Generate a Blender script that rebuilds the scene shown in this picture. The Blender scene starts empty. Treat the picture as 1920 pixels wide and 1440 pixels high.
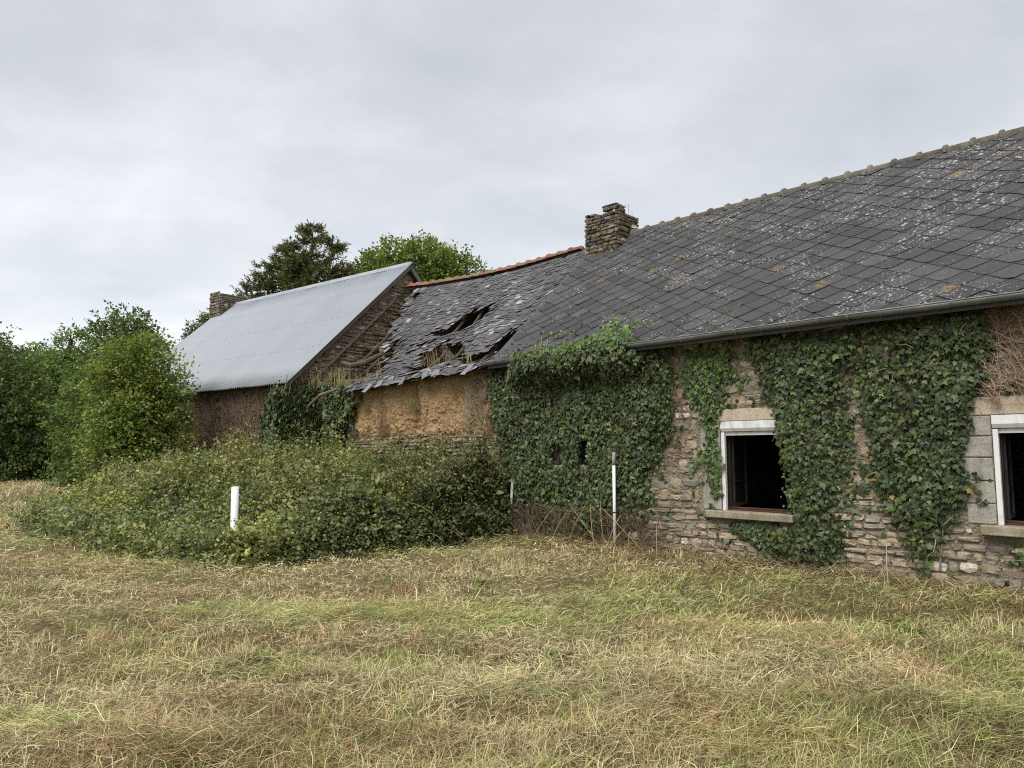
import bpy, bmesh, math, random
import numpy as np
from mathutils import Vector, Matrix

random.seed(7)
RNG = np.random.default_rng(7)
SC = bpy.context.scene
COL = SC.collection
R = math.radians

# ------------------------------------------------------------------ camera
cam_data = bpy.data.cameras.new('camera')
cam_data.sensor_width = 36.0
cam_data.lens = 1331.0 / 1920.0 * 36.0
cam_data.clip_start = 0.05
cam_data.clip_end = 2000.0
cam = bpy.data.objects.new('camera', cam_data)
COL.objects.link(cam)
cam.location = (0, 0, 1.6)
cam.rotation_euler = (R(90) + math.atan(130.0 / 1331.0), 0, 0)
SC.camera = cam

# ------------------------------------------------------------------ world: overcast sky
SUN_EL, SUN_AZ = R(56), R(215)          # azimuth clockwise from +Y
world = bpy.data.worlds.new('World')
SC.world = world
world.use_nodes = True
wn = world.node_tree
wn.nodes.clear()


def wnode(t, **kw):
    n = wn.nodes.new(t)
    for k, v in kw.items():
        setattr(n, k, v)
    return n


def build_world():
    L = wn.links.new
    out = wnode('ShaderNodeOutputWorld')
    sky = wnode('ShaderNodeTexSky', sky_type='NISHITA', sun_disc=False)
    sky.sun_elevation = SUN_EL
    sky.sun_rotation = SUN_AZ
    sky.air_density = 1.2
    sky.dust_density = 3.0
    bg_sky = wnode('ShaderNodeBackground')
    bg_sky.inputs['Strength'].default_value = 0.05
    L(sky.outputs[0], bg_sky.inputs['Color'])
    # cloud deck: noise on a flat layer seen in perspective
    tc = wnode('ShaderNodeTexCoord')
    sep = wnode('ShaderNodeSeparateXYZ')
    L(tc.outputs['Generated'], sep.inputs[0])
    zz = wnode('ShaderNodeMath', operation='ABSOLUTE')
    L(sep.outputs['Z'], zz.inputs[0])
    za = wnode('ShaderNodeMath', operation='ADD')
    za.inputs[1].default_value = 0.32
    L(zz.outputs[0], za.inputs[0])
    dx = wnode('ShaderNodeMath', operation='DIVIDE')
    dy = wnode('ShaderNodeMath', operation='DIVIDE')
    L(sep.outputs['X'], dx.inputs[0]); L(za.outputs[0], dx.inputs[1])
    L(sep.outputs['Y'], dy.inputs[0]); L(za.outputs[0], dy.inputs[1])
    comb = wnode('ShaderNodeCombineXYZ')
    L(dx.outputs[0], comb.inputs[0]); L(dy.outputs[0], comb.inputs[1])
    mp = wnode('ShaderNodeMapping')
    mp.inputs['Scale'].default_value = (1.2, 1.7, 1)
    mp.inputs['Rotation'].default_value = (0, 0, R(-18))
    mp.inputs['Location'].default_value = (2.3, 0.7, 0)
    L(comb.outputs[0], mp.inputs[0])
    n1 = wnode('ShaderNodeTexNoise')
    n1.inputs['Scale'].default_value = 1.5
    n1.inputs['Detail'].default_value = 6
    n1.inputs['Roughness'].default_value = 0.56
    n1.inputs['Distortion'].default_value = 0.15
    L(mp.outputs[0], n1.inputs['Vector'])
    ramp = wnode('ShaderNodeValToRGB')
    e = ramp.color_ramp.elements
    e[0].position = 0.28; e[0].color = (0.495, 0.525, 0.565, 1)
    e[1].position = 0.74; e[1].color = (0.75, 0.77, 0.795, 1)
    m = ramp.color_ramp.elements.new(0.5); m.color = (0.60, 0.625, 0.66, 1)
    L(n1.outputs['Fac'], ramp.inputs['Fac'])
    # overcast brightens a little toward the horizon, all the way round
    hz = wnode('ShaderNodeMapRange', interpolation_type='SMOOTHSTEP')
    hz.inputs['From Min'].default_value = 0.02
    hz.inputs['From Max'].default_value = 0.50
    hz.inputs['To Min'].default_value = 1.36
    hz.inputs['To Max'].default_value = 0.98
    L(zz.outputs[0], hz.inputs['Value'])
    mul = wnode('ShaderNodeVectorMath', operation='SCALE')
    L(ramp.outputs['Color'], mul.inputs[0]); L(hz.outputs[0], mul.inputs['Scale'])
    bg_cloud = wnode('ShaderNodeBackground')
    bg_cloud.inputs['Strength'].default_value = CLOUD
    L(mul.outputs[0], bg_cloud.inputs['Color'])
    mix = wnode('ShaderNodeMixShader')
    mix.inputs[0].default_value = 0.93
    L(bg_sky.outputs[0], mix.inputs[1]); L(bg_cloud.outputs[0], mix.inputs[2])
    L(mix.outputs[0], out.inputs[0])


CLOUD = 0.382
build_world()

sun_data = bpy.data.lights.new('sun', 'SUN')
sun_data.energy = 1.5
sun_data.angle = R(50)
sun_data.color = (1.0, 0.96, 0.9)
sun = bpy.data.objects.new('sun', sun_data)
COL.objects.link(sun)
sd = Vector((math.sin(SUN_AZ) * math.cos(SUN_EL), math.cos(SUN_AZ) * math.cos(SUN_EL), math.sin(SUN_EL)))
sun.rotation_euler = sd.to_track_quat('Z', 'Y').to_euler()
sun.location = (-6, -8, 14)

vs = SC.view_settings
vs.view_transform = 'Standard'
vs.look = 'None'
vs.gamma = 1.0
vs.use_curve_mapping = False
vs.exposure = 1.64
SC.cycles.use_denoising = False
SC.cycles.filter_width = 1.1
SC.cycles.max_bounces = 5
SC.cycles.diffuse_bounces = 3
SC.cycles.glossy_bounces = 2
SC.cycles.use_adaptive_sampling = True
SC.cycles.adaptive_threshold = 0.008
SC.cycles.adaptive_min_samples = 48
SC.cycles.sample_clamp_indirect = 1.5
SC.cycles.transparent_max_bounces = 8
SC.cycles.caustics_reflective = False
SC.cycles.caustics_refractive = False

# ------------------------------------------------------------------ numpy noise


def _hash(ix, iy, iz, seed):
    h = (ix.astype(np.int64) * 374761393 + iy.astype(np.int64) * 668265263 + iz.astype(np.int64) * 2147483647 + seed * 974634777) & 0xFFFFFFFF
    h = ((h ^ (h >> 13)) * 1274126177) & 0xFFFFFFFF
    h = ((h ^ (h >> 16)) * 2246822519) & 0xFFFFFFFF
    return ((h ^ (h >> 15)) & 0xFFFFFF) / float(0xFFFFFF)


def vnoise(x, y, z=None, seed=0):
    x = np.asarray(x, float); y = np.asarray(y, float)
    z = np.zeros_like(x) if z is None else np.asarray(z, float) + np.zeros_like(x)
    ix, iy, iz = np.floor(x), np.floor(y), np.floor(z)
    fx, fy, fz = x - ix, y - iy, z - iz
    ux, uy, uz = [f * f * (3 - 2 * f) for f in (fx, fy, fz)]
    r = 0
    for a in (0, 1):
        for b in (0, 1):
            for c in (0, 1):
                w = (ux if a else 1 - ux) * (uy if b else 1 - uy) * (uz if c else 1 - uz)
                r = r + w * _hash(ix + a, iy + b, iz + c, seed)
    return r


def fbm(x, y, z=None, octv=4, seed=0, gain=0.5):
    t, a, s = 0, 1.0, 0
    for o in range(octv):
        k = 2.0 ** o
        t = t + a * vnoise(np.asarray(x) * k, np.asarray(y) * k, None if z is None else np.asarray(z) * k, seed + o * 17)
        s += a; a *= gain
    return t / s


def sstep(a, b, x):
    t = np.clip((np.asarray(x, float) - a) / (b - a), 0, 1)
    return t * t * (3 - 2 * t)


# ------------------------------------------------------------------ object helpers


def link(o, parent=None):
    COL.objects.link(o)
    if parent is not None:
        o.parent = parent
    return o


def empty(name, loc=(0, 0, 0), rz=0.0, parent=None):
    o = bpy.data.objects.new(name, None)
    o.empty_display_size = 0.2
    o.location = loc
    o.rotation_euler = (0, 0, rz)
    return link(o, parent)


def tag(o, label=None, cat=None, group=None, kind=None):
    if label: o['label'] = label
    if cat: o['category'] = cat
    if group: o['group'] = group
    if kind: o['kind'] = kind
    return o


def np_mesh(name, V, F, col=None, mat=None, smooth=False):
    """V (n,3); F array (m,3|4) or list of such arrays; col (n,3) per-vertex tint"""
    me = bpy.data.meshes.new(name)
    V = np.asarray(V, np.float32)
    Fs = F if isinstance(F, list) else [F]
    Fs = [np.asarray(f, np.int32) for f in Fs if len(f)]
    me.vertices.add(len(V))
    me.vertices.foreach_set('co', V.ravel())
    nl = sum(f.size for f in Fs); npoly = sum(len(f) for f in Fs)
    me.loops.add(nl); me.polygons.add(npoly)
    me.loops.foreach_set('vertex_index', np.concatenate([f.ravel() for f in Fs]))
    tot = np.concatenate([np.full(len(f), f.shape[1], np.int32) for f in Fs])
    st = np.concatenate([[0], np.cumsum(tot)[:-1]]).astype(np.int32)
    me.polygons.foreach_set('loop_start', st)
    me.polygons.foreach_set('loop_total', tot)
    if smooth:
        me.polygons.foreach_set('use_smooth', np.ones(npoly, bool))
    me.update(calc_edges=True)
    if col is not None:
        set_tint(me, col)
    if mat: me.materials.append(mat)
    return me


def set_tint(me, col):
    n = len(me.vertices)
    c = np.ones((n, 4), np.float32)
    c[:, :3] = np.asarray(col, np.float32)
    a = me.attributes.new('tint', 'FLOAT_COLOR', 'POINT')
    a.data.foreach_set('color', c.ravel())


class MB:
    """collects shapes with mixed polygons into one mesh"""

    def __init__(self):
        self.v = []; self.f = []; self.c = []

    def add(self, verts, faces, tint=(1, 1, 1)):
        o = len(self.v)
        self.v.extend([tuple(p) for p in verts])
        self.f.extend([tuple(i + o for i in f) for f in faces])
        self.c.extend([tuple(tint)] * len(verts))
        return self

    def box(self, x0, x1, y0, y1, z0, z1, tint=(1, 1, 1), jit=0.0, M=None):
        vs_ = [(x, y, z) for z in (z0, z1) for y in (y0, y1) for x in (x0, x1)]
        if jit:
            vs_ = [tuple(c + random.uniform(-jit, jit) for c in p) for p in vs_]
        if M is not None:
            vs_ = [tuple(M @ Vector(p)) for p in vs_]
        return self.add(vs_, [(0, 2, 3, 1), (4, 5, 7, 6), (0, 1, 5, 4), (2, 6, 7, 3), (0, 4, 6, 2), (1, 3, 7, 5)], tint)

    def tube(self, pts, rad, n=6, tint=(1, 1, 1), cap=True):
        pts = [Vector(p) for p in pts]
        if not hasattr(rad, '__len__'): rad = [rad] * len(pts)
        o = []; fs = []
        up = Vector((0.31, 0.17, 0.93))
        for i, p in enumerate(pts):
            d = (pts[min(i + 1, len(pts) - 1)] - pts[max(i - 1, 0)])
            if d.length < 1e-9: d = Vector((0, 0, 1))
            d.normalize()
            a = d.cross(up)
            if a.length < 1e-3: a = d.cross(Vector((1, 0, 0)))
            a.normalize(); b = d.cross(a)
            for k in range(n):
                t = 2 * math.pi * k / n
                o.append(p + (a * math.cos(t) + b * math.sin(t)) * rad[i])
        for i in range(len(pts) - 1):
            for k in range(n):
                k2 = (k + 1) % n
                fs.append((i * n + k, i * n + k2, (i + 1) * n + k2, (i + 1) * n + k))
        if cap:
            fs.append(tuple(range(n - 1, -1, -1)))
            fs.append(tuple((len(pts) - 1) * n + k for k in range(n)))
        return self.add(o, fs, tint)

    def obj(self, name, mat, parent=None, smooth=False, kind=None, bevel=0.0):
        me = bpy.data.meshes.new(name)
        me.from_pydata(self.v, [], self.f)
        me.update()
        set_tint(me, np.array(self.c))
        me.materials.append(mat)
        if smooth:
            me.polygons.foreach_set('use_smooth', np.ones(len(me.polygons), bool))
        o = bpy.data.objects.new(name, me)
        link(o, parent)
        if kind: o['kind'] = kind
        if bevel:
            b = o.modifiers.new('bevel', 'BEVEL'); b.width = bevel; b.segments = 2; b.limit_method = 'ANGLE'
        return o


def np_obj(name, V, F, mat, parent=None, col=None, smooth=False, kind=None):
    me = np_mesh(name, V, F, np.ones((len(V), 3)) if col is None else col, mat, smooth)
    o = bpy.data.objects.new(name, me)
    link(o, parent)
    if kind: o['kind'] = kind
    return o


def scatter_mesh(proto_v, proto_f, pos, side, dirv, nrm, scale, col):
    """copies a small prototype (x=side, y=dir, z=normal) to every pos; returns V, F, C"""
    n, k = len(pos), len(proto_v)
    B = np.stack([side, dirv, nrm], axis=1)                     # n,3(axis),3
    s = np.asarray(scale)
    s = np.repeat(s[:, None], 3, 1) if s.ndim == 1 else s
    P = proto_v[None, :, :] * s[:, None, :]
    V = np.einsum('nka,nab->nkb', P, B) + pos[:, None, :]
    F = (proto_f[None] + (np.arange(n) * k)[:, None, None]).reshape(-1, proto_f.shape[1])
    C = np.repeat(col[:, None, :], k, 1).reshape(-1, 3)
    return V.reshape(-1, 3), F, C


def frame(dirv, nrm):
    d = dirv / (np.linalg.norm(dirv, axis=1, keepdims=True) + 1e-9)
    s = np.cross(d, nrm); s /= (np.linalg.norm(s, axis=1, keepdims=True) + 1e-9)
    n = np.cross(s, d)
    return s, d, n


# ------------------------------------------------------------------ materials
MATS = {}


class NT:
    def __init__(self, name):
        self.m = bpy.data.materials.new(name)
        self.m.use_nodes = True
        self.t = self.m.node_tree
        self.t.nodes.clear()
        self.out = self.t.nodes.new('ShaderNodeOutputMaterial')
        self.b = self.t.nodes.new('ShaderNodeBsdfPrincipled')
        self.t.links.new(self.b.outputs[0], self.out.inputs[0])
        MATS[name] = self.m

    def n(self, t, **kw):
        x = self.t.nodes.new(t)
        for k, v in kw.items(): setattr(x, k, v)
        return x

    def l(self, a, b): self.t.links.new(a, b)

    def pos(self, scale=(1, 1, 1), rot=(0, 0, 0)):
        g = self.n('ShaderNodeNewGeometry')
        m = self.n('ShaderNodeMapping')
        m.inputs['Scale'].default_value = scale
        m.inputs['Rotation'].default_value = rot
        self.l(g.outputs['Position'], m.inputs[0])
        return m.outputs[0]

    def objpos(self, scale=(1, 1, 1)):
        g = self.n('ShaderNodeTexCoord')
        m = self.n('ShaderNodeMapping')
        m.inputs['Scale'].default_value = scale
        self.l(g.outputs['Object'], m.inputs[0])
        return m.outputs[0]

    def noise(self, vec, scale, detail=5, rough=0.6, dist=0.0):
        x = self.n('ShaderNodeTexNoise')
        x.inputs['Scale'].default_value = scale
        x.inputs['Detail'].default_value = detail
        x.inputs['Roughness'].default_value = rough
        x.inputs['Distortion'].default_value = dist
        self.l(vec, x.inputs['Vector'])
        return x.outputs['Fac']

    def vor(self, vec, scale, feature='F1', rand=1.0, out='Distance'):
        x = self.n('ShaderNodeTexVoronoi', feature=feature)
        x.inputs['Scale'].default_value = scale
        x.inputs['Randomness'].default_value = rand
        self.l(vec, x.inputs['Vector'])
        return x.outputs[out]

    def rng(self, v, a, b, c=0.0, d=1.0, smooth=True):
        x = self.n('ShaderNodeMapRange', interpolation_type='SMOOTHSTEP' if smooth else 'LINEAR')
        x.inputs['From Min'].default_value = a; x.inputs['From Max'].default_value = b
        x.inputs['To Min'].default_value = c; x.inputs['To Max'].default_value = d
        self.l(v, x.inputs['Value'])
        return x.outputs[0]

    def math(self, op, a, b):
        x = self.n('ShaderNodeMath', operation=op)
        for i, v in enumerate((a, b)):
            if isinstance(v, (int, float)): x.inputs[i].default_value = v
            else: self.l(v, x.inputs[i])
        return x.outputs[0]

    def mix(self, fac, a, b, mode='MIX'):
        x = self.n('ShaderNodeMix', data_type='RGBA', blend_type=mode)
        for i, v in ((0, fac), (6, a), (7, b)):
            if isinstance(v, (int, float)): x.inputs[i].default_value = v
            elif isinstance(v, tuple): x.inputs[i].default_value = (*v, 1) if len(v) == 3 else v
            else: self.l(v, x.inputs[i])
        return x.outputs[2]

    def ramp(self, fac, stops):
        x = self.n('ShaderNodeValToRGB')
        e = x.color_ramp.elements
        e[0].position, e[0].color = stops[0][0], (*stops[0][1], 1)
        e[1].position, e[1].color = stops[-1][0], (*stops[-1][1], 1)
        for p, c in stops[1:-1]:
            k = e.new(p); k.color = (*c, 1)
        self.l(fac, x.inputs[0])
        return x.outputs[0]

    def tint(self, kind='GEOMETRY', name='tint'):
        x = self.n('ShaderNodeAttribute', attribute_type=kind, attribute_name=name)
        return x.outputs['Color']

    def bump(self, h, strength=0.5, dist=0.02):
        x = self.n('ShaderNodeBump')
        x.inputs['Strength'].default_value = strength
        x.inputs['Distance'].default_value = dist
        self.l(h, x.inputs['Height'])
        self.l(x.outputs[0], self.b.inputs['Normal'])

    def done(self, col, rough=0.8, spec=0.3, metal=0.0):
        if isinstance(col, tuple): self.b.inputs['Base Color'].default_value = (*col, 1)
        else: self.l(col, self.b.inputs['Base Color'])
        if isinstance(rough, (int, float)): self.b.inputs['Roughness'].default_value = rough
        else: self.l(rough, self.b.inputs['Roughness'])
        self.b.inputs['Specular IOR Level'].default_value = spec
        self.b.inputs['Metallic'].default_value = metal
        return self.m


def leaf_mat(name, rough=0.5, spec=0.35, trans=0.25, kind='GEOMETRY'):
    t = NT(name)
    c = t.tint(kind)
    v = t.noise(t.pos(), 23, 2)
    c2 = t.mix(1.0, c, t.ramp(v, [(0.3, (0.8, 0.8, 0.8)), (0.7, (1.2, 1.2, 1.2))]), 'MULTIPLY')
    t.done(c2, rough, spec)
    tr = t.n('ShaderNodeBsdfTranslucent')
    c3 = t.mix(1.0, c2, (1.5, 1.6, 0.7), 'MULTIPLY')
    t.l(c3, tr.inputs['Color'])
    ms = t.n('ShaderNodeMixShader')
    ms.inputs[0].default_value = trans
    t.l(t.b.outputs[0], ms.inputs[1]); t.l(tr.outputs[0], ms.inputs[2])
    t.l(ms.outputs[0], t.out.inputs[0])
    return t.m


def make_materials():
    # ---- stone of the walls
    t = NT('stone')
    p = t.pos()
    n1 = t.noise(p, 9, 6, 0.65); n2 = t.noise(p, 60, 4, 0.7); n3 = t.noise(p, 2.2, 3)
    c = t.mix(1.0, t.tint(), t.ramp(n1, [(0.25, (0.55, 0.52, 0.5)), (0.5, (1, 1, 1)), (0.75, (1.35, 1.28, 1.2))]), 'MULTIPLY')
    c = t.mix(1.0, c, t.ramp(n2, [(0.3, (0.7, 0.7, 0.7)), (0.7, (1.3, 1.3, 1.3))]), 'MULTIPLY')
    c = t.mix(t.rng(t.noise(p, 5, 5, 0.7), 0.58, 0.72, 0, 0.55), c, (0.16, 0.15, 0.075))
    c = t.mix(t.rng(t.noise(p, 14, 4, 0.7), 0.66, 0.74, 0, 0.5), c, (0.45, 0.43, 0.38))
    t.bump(t.math('ADD', t.math('MULTIPLY', n1, 0.6), t.math('MULTIPLY', n2, 0.4)), 0.9, 0.02)
    t.done(c, 0.92, 0.15)
    # ---- lime/earth mortar
    t = NT('mortar')
    p = t.pos()
    n1 = t.noise(p, 3.0, 6, 0.7); n2 = t.noise(p, 45, 5, 0.75); n3 = t.noise(p, 12, 5, 0.7)
    c = t.ramp(n1, [(0.3, (0.21, 0.18, 0.13)), (0.5, (0.305, 0.262, 0.19)), (0.7, (0.40, 0.35, 0.265))])
    c = t.mix(1.0, c, t.ramp(n2, [(0.3, (0.6, 0.6, 0.6)), (0.7, (1.35, 1.35, 1.35))]), 'MULTIPLY')
    c = t.mix(t.rng(n3, 0.58, 0.7, 0, 0.5), c, (0.1, 0.085, 0.06))
    vp = t.vor(p, 28)
    c = t.mix(t.rng(vp, 0.02, 0.22, 0.55, 0.0), c, (0.12, 0.09, 0.065))
    c = t.mix(t.rng(t.noise(p, 16, 5, 0.7), 0.60, 0.70, 0, 0.6), c, (0.46, 0.40, 0.32))
    t.bump(t.math('ADD', t.math('ADD', n3, n2), vp), 1.0, 0.05)
    t.done(c, 0.95, 0.1)
    # ---- cob (raw earth)
    t = NT('cob')
    p = t.pos()
    ps = t.pos((1.0, 1.0, 0.18))
    n1 = t.noise(p, 2.0, 5, 0.65); n2 = t.noise(p, 26, 6, 0.75); st = t.noise(ps, 5.5, 4, 0.6)
    c = t.ramp(n1, [(0.3, (0.32, 0.20, 0.105)), (0.52, (0.46, 0.315, 0.17)), (0.7, (0.53, 0.385, 0.225))])
    c = t.mix(1.0, c, t.ramp(n2, [(0.28, (0.5, 0.48, 0.45)), (0.55, (1, 1, 1)), (0.8, (1.25, 1.25, 1.25))]), 'MULTIPLY')
    c = t.mix(t.rng(st, 0.56, 0.72, 0, 0.65), c, (0.15, 0.105, 0.06))
    vd = t.vor(p, 17)
    c = t.mix(t.rng(vd, 0.05, 0.16, 0.6, 0.0), c, (0.17, 0.095, 0.045))
    t.bump(t.math('ADD', t.math('MULTIPLY', n2, 1.0), t.math('MULTIPLY', vd, 0.6)), 1.0, 0.05)
    t.done(c, 0.97, 0.05)
    # ---- big fibre-cement slates with lichen
    t = NT('diamond_slate')
    p = t.pos()
    n1 = t.noise(p, 1.1, 4, 0.6); n2 = t.noise(p, 18, 5, 0.7)
    base = t.mix(1.0, t.tint(), t.ramp(n2, [(0.3, (0.8, 0.8, 0.8)), (0.7, (1.2, 1.2, 1.2))]), 'MULTIPLY')
    base = t.mix(t.rng(n1, 0.4, 0.7, 0, 0.4), base, (0.036, 0.036, 0.033))
    # white crustose lichen: small blotches, denser in patches and toward the ridge
    g = t.n('ShaderNodeNewGeometry'); sp = t.n('ShaderNodeSeparateXYZ'); t.l(g.outputs['Position'], sp.inputs[0])
    high = t.rng(sp.outputs['Z'], 3.6, 6.3, -0.04, 0.055)
    near = t.rng(sp.outputs['Y'], 9.0, 15.5, 0.035, -0.06)
    patch = t.noise(p, 1.6, 4, 0.65)
    low = t.rng(sp.outputs['Z'], 3.25, 3.75, 0.075, 0.0)
    patch = t.math('ADD', t.math('ADD', t.math('ADD', patch, high), near), low)
    wob = t.math('MULTIPLY', t.math('SUBTRACT', t.noise(p, 45, 4, 0.7), 0.5), 0.2)
    w = None
    for sc_, amp, off in ((9.0, 0.48, -0.02), (20.0, 0.64, 0.06), (42.0, 0.74, 0.11)):
        vt = t.n('ShaderNodeTexVoronoi', feature='F1'); vt.inputs['Scale'].default_value = sc_
        t.l(p, vt.inputs['Vector'])
        sepc = t.n('ShaderNodeSeparateColor'); t.l(vt.outputs['Color'], sepc.inputs[0])
        r3 = t.math('POWER', sepc.outputs[0], 2.2)
        dn = t.rng(t.math('ADD', patch, off), 0.42, 0.74, 0.18, 1.0)
        rad = t.math('SUBTRACT', t.math('MULTIPLY', t.math('MULTIPLY', r3, dn), amp), 0.06)
        dd = t.math('SUBTRACT', t.math('ADD', vt.outputs['Distance'], wob), rad)
        sp_ = t.rng(dd, -0.09, 0.03, 0.9, 0.0)
        sp_ = t.math('MULTIPLY', sp_, 0.55 if sc_ > 30 else (0.85 if sc_ > 15 else 1.0))
        w = sp_ if w is None else t.math('MAXIMUM', w, sp_)
    c = t.mix(w, base, t.ramp(t.noise(p, 60, 3), [(0.3, (0.22, 0.22, 0.21)), (0.7, (0.40, 0.40, 0.385))]))
    # orange lichen rings
    vo = t.math('ADD', t.vor(p, 1.5), t.math('MULTIPLY', t.math('SUBTRACT', t.noise(p, 22, 4, 0.7), 0.5), 0.14))
    ring = t.rng(vo, 0.10, 0.19, 1.0, 0.0)
    gate = t.rng(t.math('ADD', t.noise(p, 0.9, 2), t.rng(sp.outputs['Y'], 8.0, 14.0, 0.08, -0.05)), 0.49, 0.55, 0.0, 1.0)
    grain = t.rng(t.noise(p, 38, 4, 0.7), 0.46, 0.60, 0.0, 1.0)
    of = t.math('MULTIPLY', t.math('MULTIPLY', ring, gate), t.math('MULTIPLY', grain, 0.85))
    c = t.mix(of, c, (0.26, 0.15, 0.03))
    t.bump(n2, 0.25, 0.006)
    t.done(c, 0.72, 0.3)
    # ---- small natural slates
    t = NT('old_slate')
    p = t.pos()
    n2 = t.noise(p, 26, 5, 0.7); n1 = t.noise(p, 2.3, 4, 0.6)
    c = t.mix(1.0, t.tint(), t.ramp(n2, [(0.28, (0.65, 0.65, 0.65)), (0.7, (1.3, 1.3, 1.3))]), 'MULTIPLY')
    c = t.mix(t.rng(n1, 0.5, 0.75, 0, 0.45), c, (0.125, 0.118, 0.1))
    t.bump(n2, 0.5, 0.01)
    t.done(c, 0.62, 0.4)
    # ---- roof tiles of the ridges
    for nm, a, b, l in (('ridge_clay', (0.18, 0.09, 0.06), (0.28, 0.155, 0.105), 0.5), ('ridge_grey', (0.075, 0.068, 0.06), (0.15, 0.135, 0.115), 0.4)):
        t = NT(nm)
        p = t.pos(); n1 = t.noise(p, 6, 5, 0.7); n2 = t.noise(p, 40, 4, 0.7)
        c = t.mix(t.rng(n1, 0.35, 0.65), a, b)
        c = t.mix(t.rng(n2, 0.56, 0.68, 0, l), c, (0.42, 0.38, 0.3))
        c = t.mix(t.rng(t.noise(p, 11, 4), 0.58, 0.7, 0, 0.5), c, (0.13, 0.09, 0.05))
        c = t.mix(1.0, c, t.tint(), 'MULTIPLY')
        t.bump(n2, 0.5, 0.01)
        t.done(c, 0.85, 0.2)
    # ---- galvanised tin
    t = NT('galvanised_tin')
    p = t.pos()
    n1 = t.noise(p, 1.2, 5, 0.65); n2 = t.noise(t.pos((1, 1, 0.3)), 9, 5, 0.7)
    c = t.ramp(n1, [(0.3, (0.215, 0.238, 0.268)), (0.7, (0.255, 0.278, 0.308))])
    c = t.mix(t.rng(n2, 0.6, 0.8, 0, 0.22), c, (0.30, 0.30, 0.31))
    c = t.mix(1.0, c, t.tint(), 'MULTIPLY')
    t.done(c, t.rng(n1, 0.3, 0.7, 0.5, 0.62), 0.45, 0.15)
    # ---- zinc gutter
    t = NT('zinc')
    p = t.pos(); n1 = t.noise(p, 5, 5, 0.7)
    c = t.ramp(n1, [(0.3, (0.13, 0.135, 0.135)), (0.7, (0.22, 0.225, 0.222))])
    t.done(c, 0.55, 0.4, 0.45)
    # ---- white paint / PVC
    t = NT('white_pvc')
    p = t.pos(); n1 = t.noise(t.pos((1, 1, 0.35)), 9, 5, 0.7)
    c = t.mix(t.rng(n1, 0.45, 0.7, 0, 0.75), (0.62, 0.635, 0.64), (0.38, 0.37, 0.32))
    c = t.mix(t.rng(t.noise(p, 40, 4, 0.7), 0.62, 0.7, 0, 0.7), c, (0.22, 0.2, 0.16))
    t.done(c, 0.45, 0.4)
    # ---- brown varnished wood, old wood
    for nm, a, b, rg in (('brown_wood', (0.035, 0.017, 0.012), (0.085, 0.04, 0.027), 0.6), ('old_beam', (0.045, 0.034, 0.024), (0.13, 0.1, 0.07), 0.9), ('grey_plank', (0.10, 0.09, 0.075), (0.2, 0.185, 0.16), 0.9)):
        t = NT(nm)
        n1 = t.noise(t.objpos((1, 12, 12)), 3, 5, 0.7)
        c = t.mix(t.rng(n1, 0.3, 0.7), a, b)
        t.bump(n1, 0.4, 0.01)
        t.done(c, rg, 0.25)
    t = NT('dark_wood')
    t.done(t.mix(t.rng(t.noise(t.objpos((6, 6, 1)), 6, 4), 0.3, 0.7), (0.012, 0.010, 0.009), (0.035, 0.027, 0.022)), 0.55, 0.3)
    # ---- concrete
    for nm, a, b in (('concrete_beige', (0.37, 0.31, 0.23), (0.5, 0.44, 0.345)), ('concrete_grey', (0.23, 0.215, 0.19), (0.37, 0.35, 0.31)), ('sill_stone', (0.2, 0.175, 0.125), (0.33, 0.29, 0.215))):
        t = NT(nm)
        p = t.pos(); n1 = t.noise(p, 7, 6, 0.7); n2 = t.noise(p, 120, 3, 0.7)
        c = t.mix(t.rng(n1, 0.3, 0.7), a, b)
        c = t.mix(1.0, c, t.ramp(n2, [(0.35, (0.55, 0.55, 0.55)), (0.6, (1.2, 1.2, 1.2))]), 'MULTIPLY')
        c = t.mix(t.rng(t.noise(t.pos((1, 1, 0.3)), 6, 4), 0.55, 0.75, 0, 0.6), c, (0.12, 0.105, 0.065))
        t.bump(n2, 0.5, 0.008)
        t.done(c, 0.93, 0.15)
    # ---- inside plaster, floors, ceiling
    t = NT('room_plaster')
    n1 = t.noise(t.pos(), 1.5, 5)
    t.done(t.mix(t.rng(n1, 0.3, 0.7), (0.09, 0.09, 0.096), (0.11, 0.11, 0.117)), 0.9, 0.05)
    t = NT('door_paint')
    t.done(t.mix(t.rng(t.noise(t.pos(), 3, 4), 0.3, 0.7), (0.24, 0.24, 0.24), (0.3, 0.295, 0.29)), 0.7, 0.1)
    t = NT('dirt_floor')
    t.done(t.mix(t.rng(t.noise(t.pos(), 3, 5), 0.3, 0.7), (0.07, 0.055, 0.04), (0.13, 0.105, 0.08)), 0.95, 0.1)
    # ---- glass
    t = NT('glass')
    t.done((0.03, 0.035, 0.04), 0.04, 0.5)
    t.b.inputs['Transmission Weight'].default_value = 0.7
    t = NT('blue_pane')
    t.done(t.mix(t.rng(t.noise(t.pos(), 8, 4), 0.3, 0.7), (0.012, 0.026, 0.045), (0.03, 0.05, 0.075)), 0.3, 0.5)
    t = NT('rubber_and_hole_black')
    t.done(t.mix(t.rng(t.noise(t.pos(), 20, 3), 0.3, 0.7), (0.012, 0.012, 0.012), (0.03, 0.03, 0.03)), 0.6, 0.3)
    # ---- bark, dead stems
    t = NT('bark')
    n1 = t.noise(t.pos((1, 1, 0.3)), 14, 5, 0.7)
    t.bump(n1, 0.7, 0.03)
    t.done(t.mix(t.rng(n1, 0.3, 0.7), (0.045, 0.036, 0.026), (0.12, 0.1, 0.075)), 0.95, 0.1)
    t = NT('stem')
    n1 = t.noise(t.pos(), 30, 3)
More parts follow.
